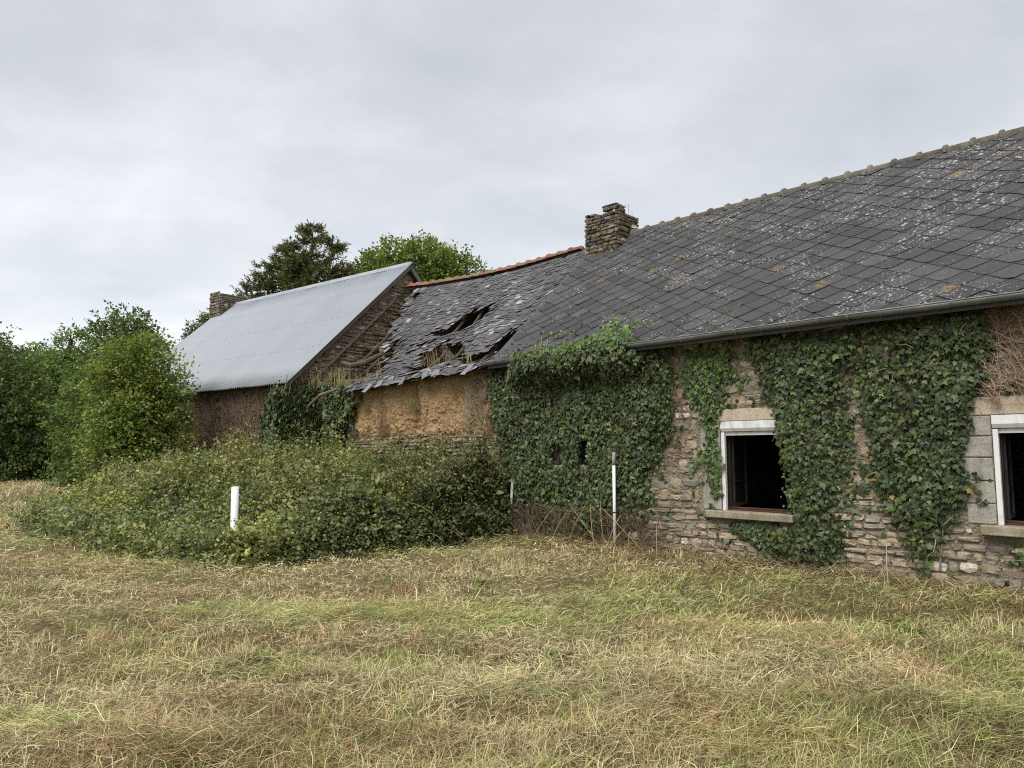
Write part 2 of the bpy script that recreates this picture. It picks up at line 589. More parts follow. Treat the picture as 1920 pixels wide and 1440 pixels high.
    t.done(t.mix(1.0, t.tint(), t.ramp(n1, [(0.3, (0.7, 0.7, 0.7)), (0.7, (1.25, 1.25, 1.25))]), 'MULTIPLY'), 0.85, 0.2)
    leaf_mat('ivy_leaf', 0.45, 0.32, 0.14)
    leaf_mat('tree_leaf', 0.5, 0.35, 0.3)
    leaf_mat('bramble_leaf', 0.5, 0.35, 0.25)
    leaf_mat('needle', 0.6, 0.2, 0.15)
    # ---- meadow soil and thatch
    t = NT('meadow_soil')
    p = t.pos(); n1 = t.noise(p, 0.9, 5, 0.65); n2 = t.noise(p, 14, 6, 0.8); n3 = t.noise(p, 70, 4, 0.8)
    c = t.ramp(n1, [(0.32, (0.19, 0.15, 0.078)), (0.5, (0.28, 0.23, 0.12)), (0.68, (0.23, 0.21, 0.088))])
    c = t.mix(1.0, c, t.ramp(n2, [(0.3, (0.5, 0.5, 0.5)), (0.7, (1.4, 1.4, 1.4))]), 'MULTIPLY')
    c = t.mix(1.0, c, t.ramp(n3, [(0.3, (0.5, 0.5, 0.5)), (0.7, (1.5, 1.5, 1.5))]), 'MULTIPLY')
    t.bump(t.math('ADD', n2, n3), 1.0, 0.04)
    t.done(c, 0.95, 0.1)
    # ---- straw and grass blades
    t = NT('straw')
    c = t.tint()
    t.done(c, 0.65, 0.25)
    tr = t.n('ShaderNodeBsdfTranslucent'); t.l(c, tr.inputs['Color'])
    ms = t.n('ShaderNodeMixShader'); ms.inputs[0].default_value = 0.25
    t.l(t.b.outputs[0], ms.inputs[1]); t.l(tr.outputs[0], ms.inputs[2]); t.l(ms.outputs[0], t.out.inputs[0])


make_materials()
M = MATS

# ------------------------------------------------------------------ frames of the buildings
OA = np.array([2.97105, 10.05895, 0.0]); RA = R(-45)            # slate house and ruin: x along the facade, y inward
AX = np.array([math.cos(RA), math.sin(RA), 0]); AY = np.array([-math.sin(RA), math.cos(RA), 0])
OB = np.array([-3.004, 20.2766, 0.0]); RB = R(-37.8)            # tin-roofed house
BX = np.array([math.cos(RB), math.sin(RB), 0]); BY = np.array([-math.sin(RB), math.cos(RB), 0])


def Aw(x, y, z): return OA + AX * x + AY * y + np.array([0, 0, z])
def Bw(x, y, z): return OB + BX * x + BY * y + np.array([0, 0, z])
def toA(X, Y):
    dx, dy = X - OA[0], Y - OA[1]
    return dx * AX[0] + dy * AX[1], dx * AY[0] + dy * AY[1]
def toB(X, Y):
    dx, dy = X - OB[0], Y - OB[1]
    return dx * BX[0] + dy * BX[1], dx * BY[0] + dy * BY[1]


# ------------------------------------------------------------------ ground
def ground_z(X, Y):
    X = np.asarray(X, float); Y = np.asarray(Y, float)
    s = np.log1p(np.exp(np.clip((Y - 10.0) / 1.5, -30, 30))) * 1.5
    z = 0.033 * np.minimum(s, 28 + 0 * s)
    near = 1 - sstep(20, 45, np.hypot(X, Y))
    z = z + near * ((fbm(X * 0.45, Y * 0.45, seed=3) - 0.5) * 0.16 + (fbm(X * 2.1, Y * 2.1, octv=3, seed=9) - 0.5) * 0.12 + 0.075 * (sstep(.42, .60, fbm(X * .20 + .30 * Y, Y * .95, seed=74)) - .5) * sstep(2.0, 4.0, Y))
    z = z + 1.2 * sstep(90, 300, np.hypot(X, Y)) * 0
    return z


def graded(a, b, step, far, growth=1.35):
    core = list(np.arange(a, b + 1e-6, step))
    lo, hi = [], []
    s, v = step, a
    while v > -far:
        s *= growth; v -= s; lo.append(v)
    s, v = step, b
    while v < far:
        s *= growth; v += s; hi.append(v)
    return np.array(lo[::-1] + core + hi)


gx = graded(-13, 9, 0.09, 600); gy = graded(1.5, 18, 0.09, 600)
GX, GY = np.meshgrid(gx, gy)
GZ = ground_z(GX, GY)
nx, ny = len(gx), len(gy)
idx = np.arange(nx * ny).reshape(ny, nx)
F = np.stack([idx[:-1, :-1], idx[:-1, 1:], idx[1:, 1:], idx[1:, :-1]], -1).reshape(-1, 4)
g = np_obj('ground', np.stack([GX, GY, GZ], -1).reshape(-1, 3), F, M['meadow_soil'], smooth=True, kind='structure')

# ================================================================== masonry
STONE_COLS = [(0.25, 0.21, 0.15), (0.215, 0.188, 0.148), (0.29, 0.24, 0.17), (0.19, 0.17, 0.138), (0.275, 0.218, 0.16), (0.225, 0.207, 0.172), (0.335, 0.285, 0.21)]


def stone_poly(x0, x1, z0, z1, y, proud, jit=0.25, rough=0.012, seg=2):
    """one rubble stone on a wall facing -y: (verts, faces)"""
    w, h = x1 - x0, z1 - z0
    j = min(w, h) * jit
    ring = []
    cs = [(x0, z0), (x1, z0), (x1, z1), (x0, z1)]
    for i in range(4):
        a, b = cs[i], cs[(i + 1) % 4]
        cx = a[0] + random.uniform(0, j) * (1 if a[0] == x0 else -1)
        cz = a[1] + random.uniform(0, j) * (1 if a[1] == z0 else -1)
        ring.append((cx, cz))
        t = random.uniform(0.35, 0.65)
        mx, mz = a[0] + (b[0] - a[0]) * t, a[1] + (b[1] - a[1]) * t
        if a[1] == b[1]: mz += random.uniform(-0.4, 0.25) * j * (1 if a[1] == z1 else -1)
        else: mx += random.uniform(-0.4, 0.25) * j * (1 if a[0] == x1 else -1)
        ring.append((mx, mz))
    cx = sum(p[0] for p in ring) / 8; cz = sum(p[1] for p in ring) / 8
    V = [(px, y + 0.06, pz) for px, pz in ring]
    k1 = random.uniform(0.86, 0.94)
    pr = proud * random.uniform(0.5, 1.3)
    V += [(px, y - pr * 0.35, pz) for px, pz in ring]
    V += [(cx + (px - cx) * k1, y - pr + random.uniform(-rough, rough), cz + (pz - cz) * k1) for px, pz in ring]
    V.append((cx + random.uniform(-.2, .2) * w, y - pr - random.uniform(-0.2, 1) * rough, cz))
    Fc = []
    for r_ in (0, 8):
        for i in range(8):
            k = (i + 1) % 8
            Fc.append((r_ + i, r_ + k, r_ + 8 + k, r_ + 8 + i))
    for i in range(8):
        Fc.append((16 + i, 16 + (i + 1) % 8, 24))
    return V, Fc


def rubble(x0, x1, z0, z1, wr, hr, blocked=lambda x, z: False, y=0.0, proud=0.02, gap=0.012, cols=STONE_COLS, wav=0.03):
    """list of (verts, faces, tint, centre)"""
    out = []
    z = z0
    row = 0
    while z < z1 - 0.02:
        h = random.uniform(*hr)
        if z + h > z1 - 0.03: h = z1 - z
        x = x0 + random.uniform(-0.15, 0)
        while x < x1 - 0.02:
            w = random.uniform(*wr) * random.choice((0.6, 0.85, 1, 1, 1.25))
            xe = min(x + w, x1)
            if xe > x1 - 0.05: xe = x1
            xs = max(x, x0)
            if xe - xs > 0.04:
                parts = [(z, z + h)]
                if h > 0.13 and random.random() < 0.3:
                    zs = z + h * random.uniform(0.35, 0.65); parts = [(z, zs), (zs, z + h)]
                for a, b in parts:
                    cx, cz = (xs + xe) / 2, (a + b) / 2
                    if any(blocked(qx, qz) for qx in (xs + .02, cx, xe - .02) for qz in (a + .02, cz, b - .02)):
                        if xe - xs > 0.12 and not any(blocked(qx, qz) for qx in (xs + .01, (xs + cx) / 2) for qz in (a + .02, b - .02)):
                            xe2 = (xs + cx) / 2 + 0.02
                        else: continue
                    else: xe2 = xe
                    dzw = wav * (math.sin(cx * 1.7 + row) + math.sin(cx * 4.1 + row * 2.3) * 0.5)
                    V, Fc = stone_poly(xs + gap * random.uniform(.3, 1), xe2 - gap * random.uniform(.3, 1), a + gap * random.uniform(.3, 1) + dzw, b - gap * random.uniform(.3, 1) + dzw, y, proud)
                    c = random.choice(cols); s = random.uniform(0.75, 1.25)
                    if random.random() < 0.04: c, s = (0.5, 0.44, 0.38), 1.0
                    out.append((V, Fc, tuple(q * s for q in c), (cx, y, cz)))
            x = xe
        z += h
        row += 1
    return out


def emit(pieces, name, mat, parent, limit=300, key=None, stuff_name=None, smooth=False, sub_kind=True):
    """the pieces that show largest become objects, the rest one joined mesh"""
    ps = sorted(pieces, key=key) if key else list(pieces)
    for V, Fc, c, ctr in ps[:limit]:
        base = Vector(ctr)
        me = bpy.data.meshes.new(name)
        me.from_pydata([tuple(Vector(v) - base) for v in V], [], Fc)
        set_tint(me, np.array([c] * len(V)))
        me.materials.append(mat)
        if smooth: me.polygons.foreach_set('use_smooth', np.ones(len(me.polygons), bool))
        o = bpy.data.objects.new(name, me)
        o.location = base
        link(o, parent)
    if len(ps) > limit:
        b = MB()
        for V, Fc, c, ctr in ps[limit:]: b.add(V, Fc, c)
        b.obj(stuff_name or name + 's', mat, parent, smooth, 'stuff')


def holed_wall(x0, x1, z0, z1, y0, y1, holes):
    """solid wall between y0 (outside) and y1 with rectangular openings"""
    xs = sorted({x0, x1, *[h[0] for h in holes], *[h[1] for h in holes]})
    zs = sorted({z0, z1, *[h[2] for h in holes], *[h[3] for h in holes]})
    def solid(i, k):
        if i < 0 or k < 0 or i >= len(xs) - 1 or k >= len(zs) - 1: return False
        cx, cz = (xs[i] + xs[i + 1]) / 2, (zs[k] + zs[k + 1]) / 2
        return not any(h[0] < cx < h[1] and h[2] < cz < h[3] for h in holes)
    b = MB()
    for i in range(len(xs) - 1):
        for k in range(len(zs) - 1):
            if not solid(i, k): continue
            a, c, d, e = xs[i], xs[i + 1], zs[k], zs[k + 1]
            V = [(a, y0, d), (c, y0, d), (c, y0, e), (a, y0, e), (a, y1, d), (c, y1, d), (c, y1, e), (a, y1, e)]
            fs = [(0, 1, 2, 3), (5, 4, 7, 6)]
            if not solid(i - 1, k): fs.append((4, 0, 3, 7))
            if not solid(i + 1, k): fs.append((1, 5, 6, 2))
            if not solid(i, k - 1): fs.append((4, 5, 1, 0))
            if not solid(i, k + 1): fs.append((3, 2, 6, 7))
            b.add(V, fs)
    return b


def cam_key(origin, ax, ay):
    def key(pc):
        c = pc[3]
        w = origin + ax * c[0] + ay * c[1]
        return math.hypot(w[0], w[1])
    return key


keyA = cam_key(OA, AX, AY)
keyB = cam_key(OB, BX, BY)

# ================================================================== ivy outlines (x along facade, z), used for stones too
IVY1 = [(-4.82, 3.2), (-4.0, 3.3), (-3.0, 3.36), (-1.6, 3.42), (-1.2, 3.3), (-0.85, 3.2), (-0.72, 2.7), (-0.72, 1.95), (-0.9, 1.6), (-1.1, 1.25), (-1.2, 0.7), (-1.5, 0.34), (-2.5, 0.22), (-3.1, 0.2), (-3.9, 0.4), (-4.2, 1.0), (-4.5, 1.9), (-4.8, 2.5)]
IVY2 = [(-0.68, 3.0), (-0.45, 3.12), (0.1, 3.14), (0.24, 3.05), (0.22, 2.75), (0.13, 2.35), (-0.05, 2.2), (-0.06, 1.9), (-0.03, 1.4), (-0.02, 1.0), (-0.13, 0.92), (-0.22, 1.2), (-0.27, 1.9), (-0.35, 2.25), (-0.58, 2.45)]
IVY3 = [(0.44, 3.2), (1.0, 3.22), (1.98, 3.22), (1.9, 2.6), (1.8, 2.1), (1.72, 1.6), (1.62, 1.1), (1.66, 0.62), (1.5, 0.22), (1.0, 0.12), (0.5, 0.28), (0.1, 0.5), (0.15, 0.64), (0.55, 0.66), (0.92, 0.64), (0.95, 0.9), (0.87, 1.3), (0.84, 1.6), (0.80, 2.0), (0.68, 2.2), (0.55, 2.55), (0.45, 2.9)]
IVY4 = [(1.98, 3.22), (2.6, 3.22), (3.28, 3.24), (3.30, 2.8), (3.26, 2.5), (3.12, 2.1), (2.92, 1.65), (3.0, 1.3), (2.9, 0.95), (2.75, 0.62), (2.6, 0.32), (2.42, 0.2), (2.22, 0.5), (2.12, 0.95), (1.98, 1.4), (1.9, 1.85), (1.88, 2.3), (1.92, 2.8)]
IVY5 = [(3.18, 0.64), (3.6, 0.66), (4.2, 0.64), (4.3, 0.4), (3.9, 0.15), (3.5, 0.2), (3.25, 0.42)]


def poly_sd(px, pz, poly):
    """signed distance, positive inside"""
    px = np.asarray(px, float); pz = np.asarray(pz, float)
    d = np.full(px.shape, 1e9); ins = np.zeros(px.shape, bool)
    n = len(poly)
    for i in range(n):
        (ax_, az_), (bx_, bz_) = poly[i], poly[(i + 1) % n]
        ex, ez = bx_ - ax_, bz_ - az_
        t = np.clip(((px - ax_) * ex + (pz - az_) * ez) / (ex * ex + ez * ez + 1e-12), 0, 1)
        d = np.minimum(d, np.hypot(px - ax_ - t * ex, pz - az_ - t * ez))
        c = ((az_ > pz) != (bz_ > pz)) & (px < (bx_ - ax_) * (pz - az_) / (bz_ - az_ + 1e-12) + ax_)
        ins ^= c
    return np.where(ins, d, -d)


# ================================================================== slate house
house = empty('slate_house', tuple(OA), RA)
tag(house, 'low stone house with dark diamond slate roof, zinc gutter and ivy on its front', 'house')
EAVE_Y, EAVE_Z, RIDGE_Y, RIDGE_Z = -0.30, 3.255, 3.0, 6.26
TAN = (RIDGE_Z - EAVE_Z) / (RIDGE_Y - EAVE_Y); TH = math.atan(TAN)
SLOPE = (RIDGE_Y - EAVE_Y) / math.cos(TH)
HX0, HX1 = -4.55, 6.2
W1 = (-0.03, 1.02, 0.80, 2.05); W2 = (3.22, 4.25, 0.82, 2.02); W0 = (-3.12, -2.32, 1.40, 1.86)


def roofA(x, v, lift=0.0):
    """point on the front slope: v metres up from the eave"""
    return (x, EAVE_Y + v * math.cos(TH) - lift * math.sin(TH), EAVE_Z + v * math.sin(TH) + lift * math.cos(TH))


def build_slate_house():
    wall = holed_wall(HX0, HX1, -0.3, 3.36, 0.0, 0.55, [W0, W1, W2]).obj('wall', M['mortar'], house)
    # stones of the facade
    def blk(x, z):
        for w in (W0, W1, W2):
            if w[0] - .02 < x < w[1] + .02 and w[2] - .02 < z < w[3] + .02: return True
        if -0.36 < x < -0.03 and 0.82 < z < 2.04: return True                     # jamb blocks
        if -0.18 < x < 1.16 and 2.04 < z < 2.23: return True                      # lintel
        if -0.24 < x < 1.2 and 0.68 < z < 0.82: return True                       # sill
        if 2.86 < x < 3.23 and 0.82 < z < 2.02: return True
        if 3.0 < x < 4.4 and 2.0 < z < 2.24: return True
        if 3.06 < x < 4.4 and 0.68 < z < 0.83: return True
        return False
    lower = rubble(HX0, HX1, -0.12, 0.95, (0.11, 0.30), (0.06, 0.15), blk, 0.0, 0.022, 0.009)
    upper = rubble(HX0, HX1, 0.95, 3.22, (0.11, 0.32), (0.08, 0.20), blk, 0.0, 0.012, 0.014)
    def vis(pc):
        x, _, z = pc[3]
        hidden = 0
        for P in (IVY1, IVY2, IVY3, IVY4):
            if poly_sd(np.array([x]), np.array([z]), P)[0] > 0.12: hidden = 100
        if x > 3.9: hidden = 100
        return hidden + keyA(pc)
    emit(lower + upper, 'stone', M['stone'], wall, 300, vis, 'covered_stones')
    # other walls
    b = MB()
    b.box(HX0, HX1, 5.45, 6.0, -0.3, 3.36)
    b.obj('back_wall', M['mortar'], house)
    for x0, x1, nm in ((HX1 - 0.5, HX1, 'gable_wall'), (HX0 + 0.02, HX0 + 0.45, 'gable_wall')):
        V = [(x0, .56, -.3), (x0, 5.44, -.3), (x0, 5.44, 3.3), (x0, 3.0, 6.0), (x0, .56, 3.8)]
        V = [(x0, .56, -.3), (x0, 5.44, -.3), (x0, 5.44, 3.70), (x0, 3.0, 6.0), (x0, .56, 3.70)]
        V += [(x1, y, z) for _, y, z in V]
        MB().add(V, [(4, 3, 2, 1, 0), (5, 6, 7, 8, 9)] + [(i, (i + 1) % 5, 5 + (i + 1) % 5, 5 + i) for i in range(5)]).obj(nm, M['mortar'], house)
    MB().box(HX0 + .46, HX1 - .51, .56, 5.44, 0.02, 0.08).obj('room_floor', M['dirt_floor'], house)
    MB().box(HX0 + .46, HX1 - .51, .56, 5.44, 2.55, 2.62).obj('room_ceiling', M['room_plaster'], house)
    MB().box(-1.3, -1.2, .57, 5.43, 0.09, 2.54).obj('partition', M['room_plaster'], house)
    MB().box(2.35, 2.45, .57, 5.43, 0.09, 2.54).obj('partition', M['room_plaster'], house)
    MB().box(-1.19, 2.34, 4.2, 4.3, 0.09, 2.54).obj('partition', M['room_plaster'], house)
    d = MB().box(-0.75, 0.05, 4.14, 4.19, 0.09, 1.98).obj('interior_door', M['door_paint'], house)
    MB().box(-0.83, -0.76, 4.12, 4.19, 0.09, 2.05).box(0.06, 0.13, 4.12, 4.19, 0.09, 2.05).box(-0.755, 0.055, 4.12, 4.19, 1.985, 2.05).obj('door_frame', M['door_paint'], d)
    # lintel, jamb blocks, sills
    MB().box(-0.17, 1.15, -0.012, 0.3, 2.053, 2.215, jit=0.004).obj('lintel', M['concrete_beige'], house, bevel=0.008)
    MB().box(3.02, 4.4, -0.012, 0.3, 2.023, 2.22, jit=0.004).obj('lintel', M['concrete_beige'], house, bevel=0.008)
    jm = wall
    z = 0.835
    for h in (0.225, 0.25, 0.25, 0.235, 0.225):
        MB().box(random.uniform(2.86, 2.95), 3.215, -0.012, 0.2, z, z + h - 0.012, jit=0.004).obj('jamb_block', M['concrete_grey'], house, bevel=0.008)
        z += h
    z = 0.815
    for h in (0.40, 0.42, 0.41):
        MB().box(random.uniform(-0.35, -0.26), -0.035, -0.006, 0.2, z, z + h - 0.01, jit=0.004).obj('jamb_block', M['concrete_grey'], house, bevel=0.008)
        z += h
    for (x0, x1, z0, z1), sx, bx in ((W1, -0.22, -0.03), (W2, 3.08, 3.22)):
        w = empty('window', ((x0 + x1) / 2, 0, z0), 0, house)
        ox, oz = (x0 + x1) / 2, z0
        def lb(name, a, b_, c, d_, e, f, m, bv=0.004, j=0.0):
            return MB().box(a - ox, b_ - ox, c, d_, e - oz, f - oz, jit=j).obj(name, m, w, bevel=bv)
        lb('sill', sx, x1 + 0.0, -0.13, 0.54, z0 - 0.095, z0 + 0.003, M['sill_stone'], 0.01, 0.004)
        # roller shutter box with a sloping underside
        V = [(x0 - ox + .004, 0.02, z1 - oz - .004), (x0 - ox + .004, 0.02, z1 - oz - .10), (x0 - ox + .004, 0.045, z1 - oz - .145), (x0 - ox + .004, 0.2, z1 - oz - .15), (x0 - ox + .004, 0.2, z1 - oz - .004)]
        V = [(a, b_ - .03, c) for a, b_, c in V]
        V += [(x1 - ox - .004, b_, c) for a, b_, c in V]
        MB().add(V, [(0, 1, 2, 3, 4), (9, 8, 7, 6, 5)] + [(i, i + 5, (i + 1) % 5 + 5, (i + 1) % 5) for i in range(5)]).obj('shutter_box', M['white_pvc'], w, bevel=0.003)
        lb('shutter_slat', x0 + .045, x1 - .045, 0.055, 0.07, z1 - .20, z1 - .152, M['white_pvc'], 0.002)
        lb('guide_rail', x0 + .004, x0 + .055, 0.012, 0.065, z0 + .006, z1 - .156, M['white_pvc'], 0.002)
        lb('guide_rail', x1 - .055, x1 - .004, 0.012, 0.065, z0 + .006, z1 - .156, M['white_pvc'], 0.002)
        # brown wood frame
        y0, y1 = 0.15, 0.21
        lb('frame_post', x0 + .003, x0 + .06, y0, y1, z0 + .05, z1 - .16, M['dark_wood'])
        lb('frame_post', x1 - .06, x1 - .003, y0, y1, z0 + .05, z1 - .16, M['brown_wood'])
        lb('frame_rail', x0 + .003, x1 - .003, y0 - .06, y1, z0 + .006, z0 + .028, M['brown_wood'])
        lb('frame_rail', x0 + .003, x1 - .003, y0 - .015, y1 - .002, z0 + .03, z0 + .052, M['brown_wood'])
        # casement swung inwards on the left post, three panes
        ca = empty('casement', (x0 + .065 - ox, y1 + .005, 0.06), R(94), w)
        cw, ch = 0.46, (z1 - z0) - 0.24
        t_ = 0.045
        fr = MB()
        fr.box(0, t_, -.018, .018, 0, ch).box(cw - t_, cw, -.018, .018, 0, ch)
        for q in (0, 0.33, 0.66, 1.0):
            zc = q * (ch - t_) if q in (0, 1.0) else q * ch
            hh = t_ if q in (0, 1.0) else 0.026
            fr.box(t_ + .001, cw - t_ - .001, -.016, .016, zc + .0005, zc + hh - .0005)
        # flatten to two levels: window > casement pieces
        mat = Matrix.Translation(ca.location) @ Matrix.Rotation(R(94), 4, 'Z')
        bpy.data.objects.remove(ca)
        fr.v = [tuple(mat @ Vector(p)) for p in fr.v]
        fr.obj('casement', M['dark_wood'], w)
        for k in range(3):
            pz0 = [t_, 0.33 * ch + .026, 0.66 * ch + .026][k]; pz1 = [0.33 * ch, 0.66 * ch, ch - t_][k]
            MB().box(t_ + .002, cw - t_ - .002, -.003, .003, pz0 + .001, pz1 - .001, M=mat).obj('pane', M['glass'], w)
    # small window behind the ivy
    w = empty('window', ((W0[0] + W0[1]) / 2, 0, W0[2]), 0, house)
    wx = (W0[0] + W0[1]) / 2; hw = (W0[1] - W0[0]) / 2; hh = W0[3] - W0[2]
    MB().box(-hw - .1, hw + .1, -.1, .3, -.09, -.003, jit=.004).obj('sill', M['sill_stone'], w, bevel=.008)
    for a0, a1 in ((-hw + .003, -hw + .06), (hw - .06, hw - .003), (-.03, .03)):
        MB().box(a0, a1, .08, .14, .003, hh - .003).obj('frame_post', M['old_beam'], w)
    MB().box(-hw + .062, -.032, .105, .112, .003, hh - .003).obj('pane', M['glass'], w)
    MB().box(.032, hw - .062, .105, .112, .003, hh - .003).obj('pane', M['blue_pane'], w)

    # ---- roof
    b = MB()
    x0, x1 = HX0 + 0.02, HX1 + 0.1
    pts = [(EAVE_Y, EAVE_Z), (RIDGE_Y, RIDGE_Z), (6.3, EAVE_Z)]
    und = [(y, z - 0.10) for y, z in pts]
    V = [(x, y, z) for x in (x0, x1) for y, z in pts + und[::-1]]
    b.add(V, [(0, 1, 7, 6), (1, 2, 8, 7), (2, 3, 9, 8), (3, 4, 10, 9), (4, 5, 11, 10), (5, 0, 6, 11), (0, 5, 4, 1), (1, 4, 3, 2), (6, 7, 10, 11), (7, 8, 9, 10)])
    roof = b.obj('roof', M['old_slate'], house)
    for p in roof.data.attributes['tint'].data: p.color = (0.05, 0.05, 0.055, 1)
    HW, RP = 0.228, 0.1625
    tiles = []
    nrow = int(SLOPE / RP) + 1
    for r_ in range(-1, nrow):
        v = r_ * RP - 0.02
        x = -4.25 + (HW if r_ % 2 else 0)
        while x < HX1 + 0.1:
            jx, jv, ja = random.gauss(0, .004), random.gauss(0, .006), random.gauss(0, .014)
            if random.random() < .02: jv -= random.uniform(.01, .04); ja += random.gauss(0, .05)
            top = min(v + 0.42, SLOPE - 0.01)
            cut = 0.042
            sh = [(-cut, v + 0.022), (cut, v + 0.022), (HW - .003, v + RP + .008), (HW - .003, v + RP + 0.03), (0.10, top), (-0.10, top), (-HW + .003, v + RP + 0.03), (-HW + .003, v + RP + .008)]
            sh = [(a, max(q, -0.03)) for a, q in sh]
            if top - v < 0.1: x += 2 * HW; continue
            sh = [(a, min(q, SLOPE - 0.005)) for a, q in sh]
            lift0 = 0.022 + abs(random.gauss(0, .004)); lift1 = 0.004
            def P(a, q, th):
                aa = a * math.cos(ja) - (q - v) * math.sin(ja); qq = v + (q - v) * math.cos(ja) + a * math.sin(ja)
                k = (q - v) / 0.42
                return roofA(min(max(x + jx + aa, -4.52), HX1 + .1), qq + jv, lift0 + (lift1 - lift0) * k + th)
            Vt = [P(a, q, 0.007) for a, q in sh] + [P(a, q, 0.0) for a, q in sh]
            Fc = [tuple(range(8))] + [(i + 8, (i + 1) % 8 + 8, (i + 1) % 8, i) for i in range(8)]
            s = random.uniform(0.68, 1.32)
            tint = (0.044 * s, 0.0435 * s, 0.0455 * s)
            cc = roofA(x, v + .16)
            tiles.append((Vt, Fc, tint, cc))
            x += 2 * HW
    def tkey(pc):
        far = 50 if pc[3][0] > 3.9 else 0
        return far + keyA(pc)
    emit(tiles, 'slate', M['diamond_slate'], roof, 300, tkey, 'far_slates')
    # ridge tiles
    n = 8
    x = -3.58
    while x < HX1:
        L_ = 0.365
        V = []
        for xx, rr in ((x, 0.112), (x + .05, 0.112), (x + .052, 0.088), (x + L_ - .005, 0.085)):
            for k in range(n + 1):
                a = math.pi * (k / n) * 1.1 - math.pi * .05
                V.append((xx, RIDGE_Y + math.cos(a) * rr * 1.25, RIDGE_Z - 0.055 + math.sin(a) * rr * 1.15))
        Fc = [(q * (n + 1) + k, q * (n + 1) + k + 1, (q + 1) * (n + 1) + k + 1, (q + 1) * (n + 1) + k) for q in range(3) for k in range(n)]
        Fc += [tuple(range(n, -1, -1)), tuple(3 * (n + 1) + k for k in range(n + 1))]
        # nib
        V2 = [(x + .025 + dx, RIDGE_Y + dy, RIDGE_Z + .062 + dz) for dz, s in ((0, .032), (.02, .024)) for dx, dy in ((-s, -s), (s, -s), (s, s), (-s, s))]
        o = MB().add(V, Fc, (random.uniform(.8, 1.2),) * 3).add(V2, [(0, 1, 5, 4), (1, 2, 6, 5), (2, 3, 7, 6), (3, 0, 4, 7), (4, 5, 6, 7)]).obj('ridge_tile', M['ridge_grey'], roof, True)
        x += L_
    # gutter: half round channel on brackets
    segs = 10
    V = []; Fc = []
    gy, gz, gr = EAVE_Y - 0.045, EAVE_Z + 0.005, 0.060
    xs = np.linspace(-4.62, HX1 + .1, 45)
    for xx in xs:
        sag = 0.006 * math.sin(xx * 1.3) + 0.004 * math.sin(xx * 4.1)
        for rr in (gr, gr - 0.005):
            for k in range(segs + 1):
                a = math.pi + math.pi * k / segs
                V.append((xx, gy + math.cos(a) * rr, gz + sag + math.sin(a) * rr))
    st = 2 * (segs + 1)
    for i in range(len(xs) - 1):
        for k in range(segs):
            Fc.append((i * st + k, (i + 1) * st + k, (i + 1) * st + k + 1, i * st + k + 1))
            o_ = segs + 1
            Fc.append((i * st + o_ + k, i * st + o_ + k + 1, (i + 1) * st + o_ + k + 1, (i + 1) * st + o_ + k))
        for k in (0, segs):
            Fc.append((i * st + k, i * st + segs + 1 + k, (i + 1) * st + segs + 1 + k, (i + 1) * st + k))
    gut = MB().add(V, Fc)
    gut.tube([(-4.62, gy - gr, gz + .004), (HX1 + .1, gy - gr, gz + .004)], .008, 6)
    gut.add([(-4.62, gy + math.cos(math.pi + math.pi * k / segs) * gr, gz + math.sin(math.pi + math.pi * k / segs) * gr) for k in range(segs + 1)], [tuple(range(segs + 1))])
    gut = gut.obj('gutter', M['zinc'], house, True)
    x = -4.3
    while x < HX1:
        V = []
        for xx in (x - .014, x + .014):
            for k in range(segs + 1):
                a = math.pi + math.pi * k / segs
                V.append((xx, gy + math.cos(a) * (gr + .004), gz + math.sin(a) * (gr + .004)))
        MB().add(V, [(k, segs + 1 + k, segs + 2 + k, k + 1) for k in range(segs)]).obj('gutter_bracket', M['zinc'], gut)
        x += 0.365
    # downpipes
    dp = MB().tube([(-1.73, -0.23, 0.02), (-1.73, -0.23, 1.46)], 0.025, 10).obj('downpipe', M['white_pvc'], house, True)
    MB().tube([(-1.73, -0.23, 1.42), (-1.73, -0.23, 1.50), (-1.73, -0.22, 1.62)], [.03, .028, .026], 10).obj('pipe_collar', M['concrete_grey'], dp, True)
    MB().tube([(-1.73, -0.23, .685), (-1.73, -0.23, .70)], .032, 10).obj('pipe_clip', M['rubber_and_hole_black'], dp)
    dp = MB().tube([(-4.08, -0.12, 0.10), (-4.11, -0.12, 0.40), (-4.12, -0.12, 0.62), (-4.05, -0.12, 1.22)], 0.027, 10).obj('downpipe', M['white_pvc'], house, True)
    MB().tube([(-4.122, -0.12, .60), (-4.121, -0.12, .62)], .031, 10).obj('pipe_clip', M['rubber_and_hole_black'], dp)


build_slate_house()


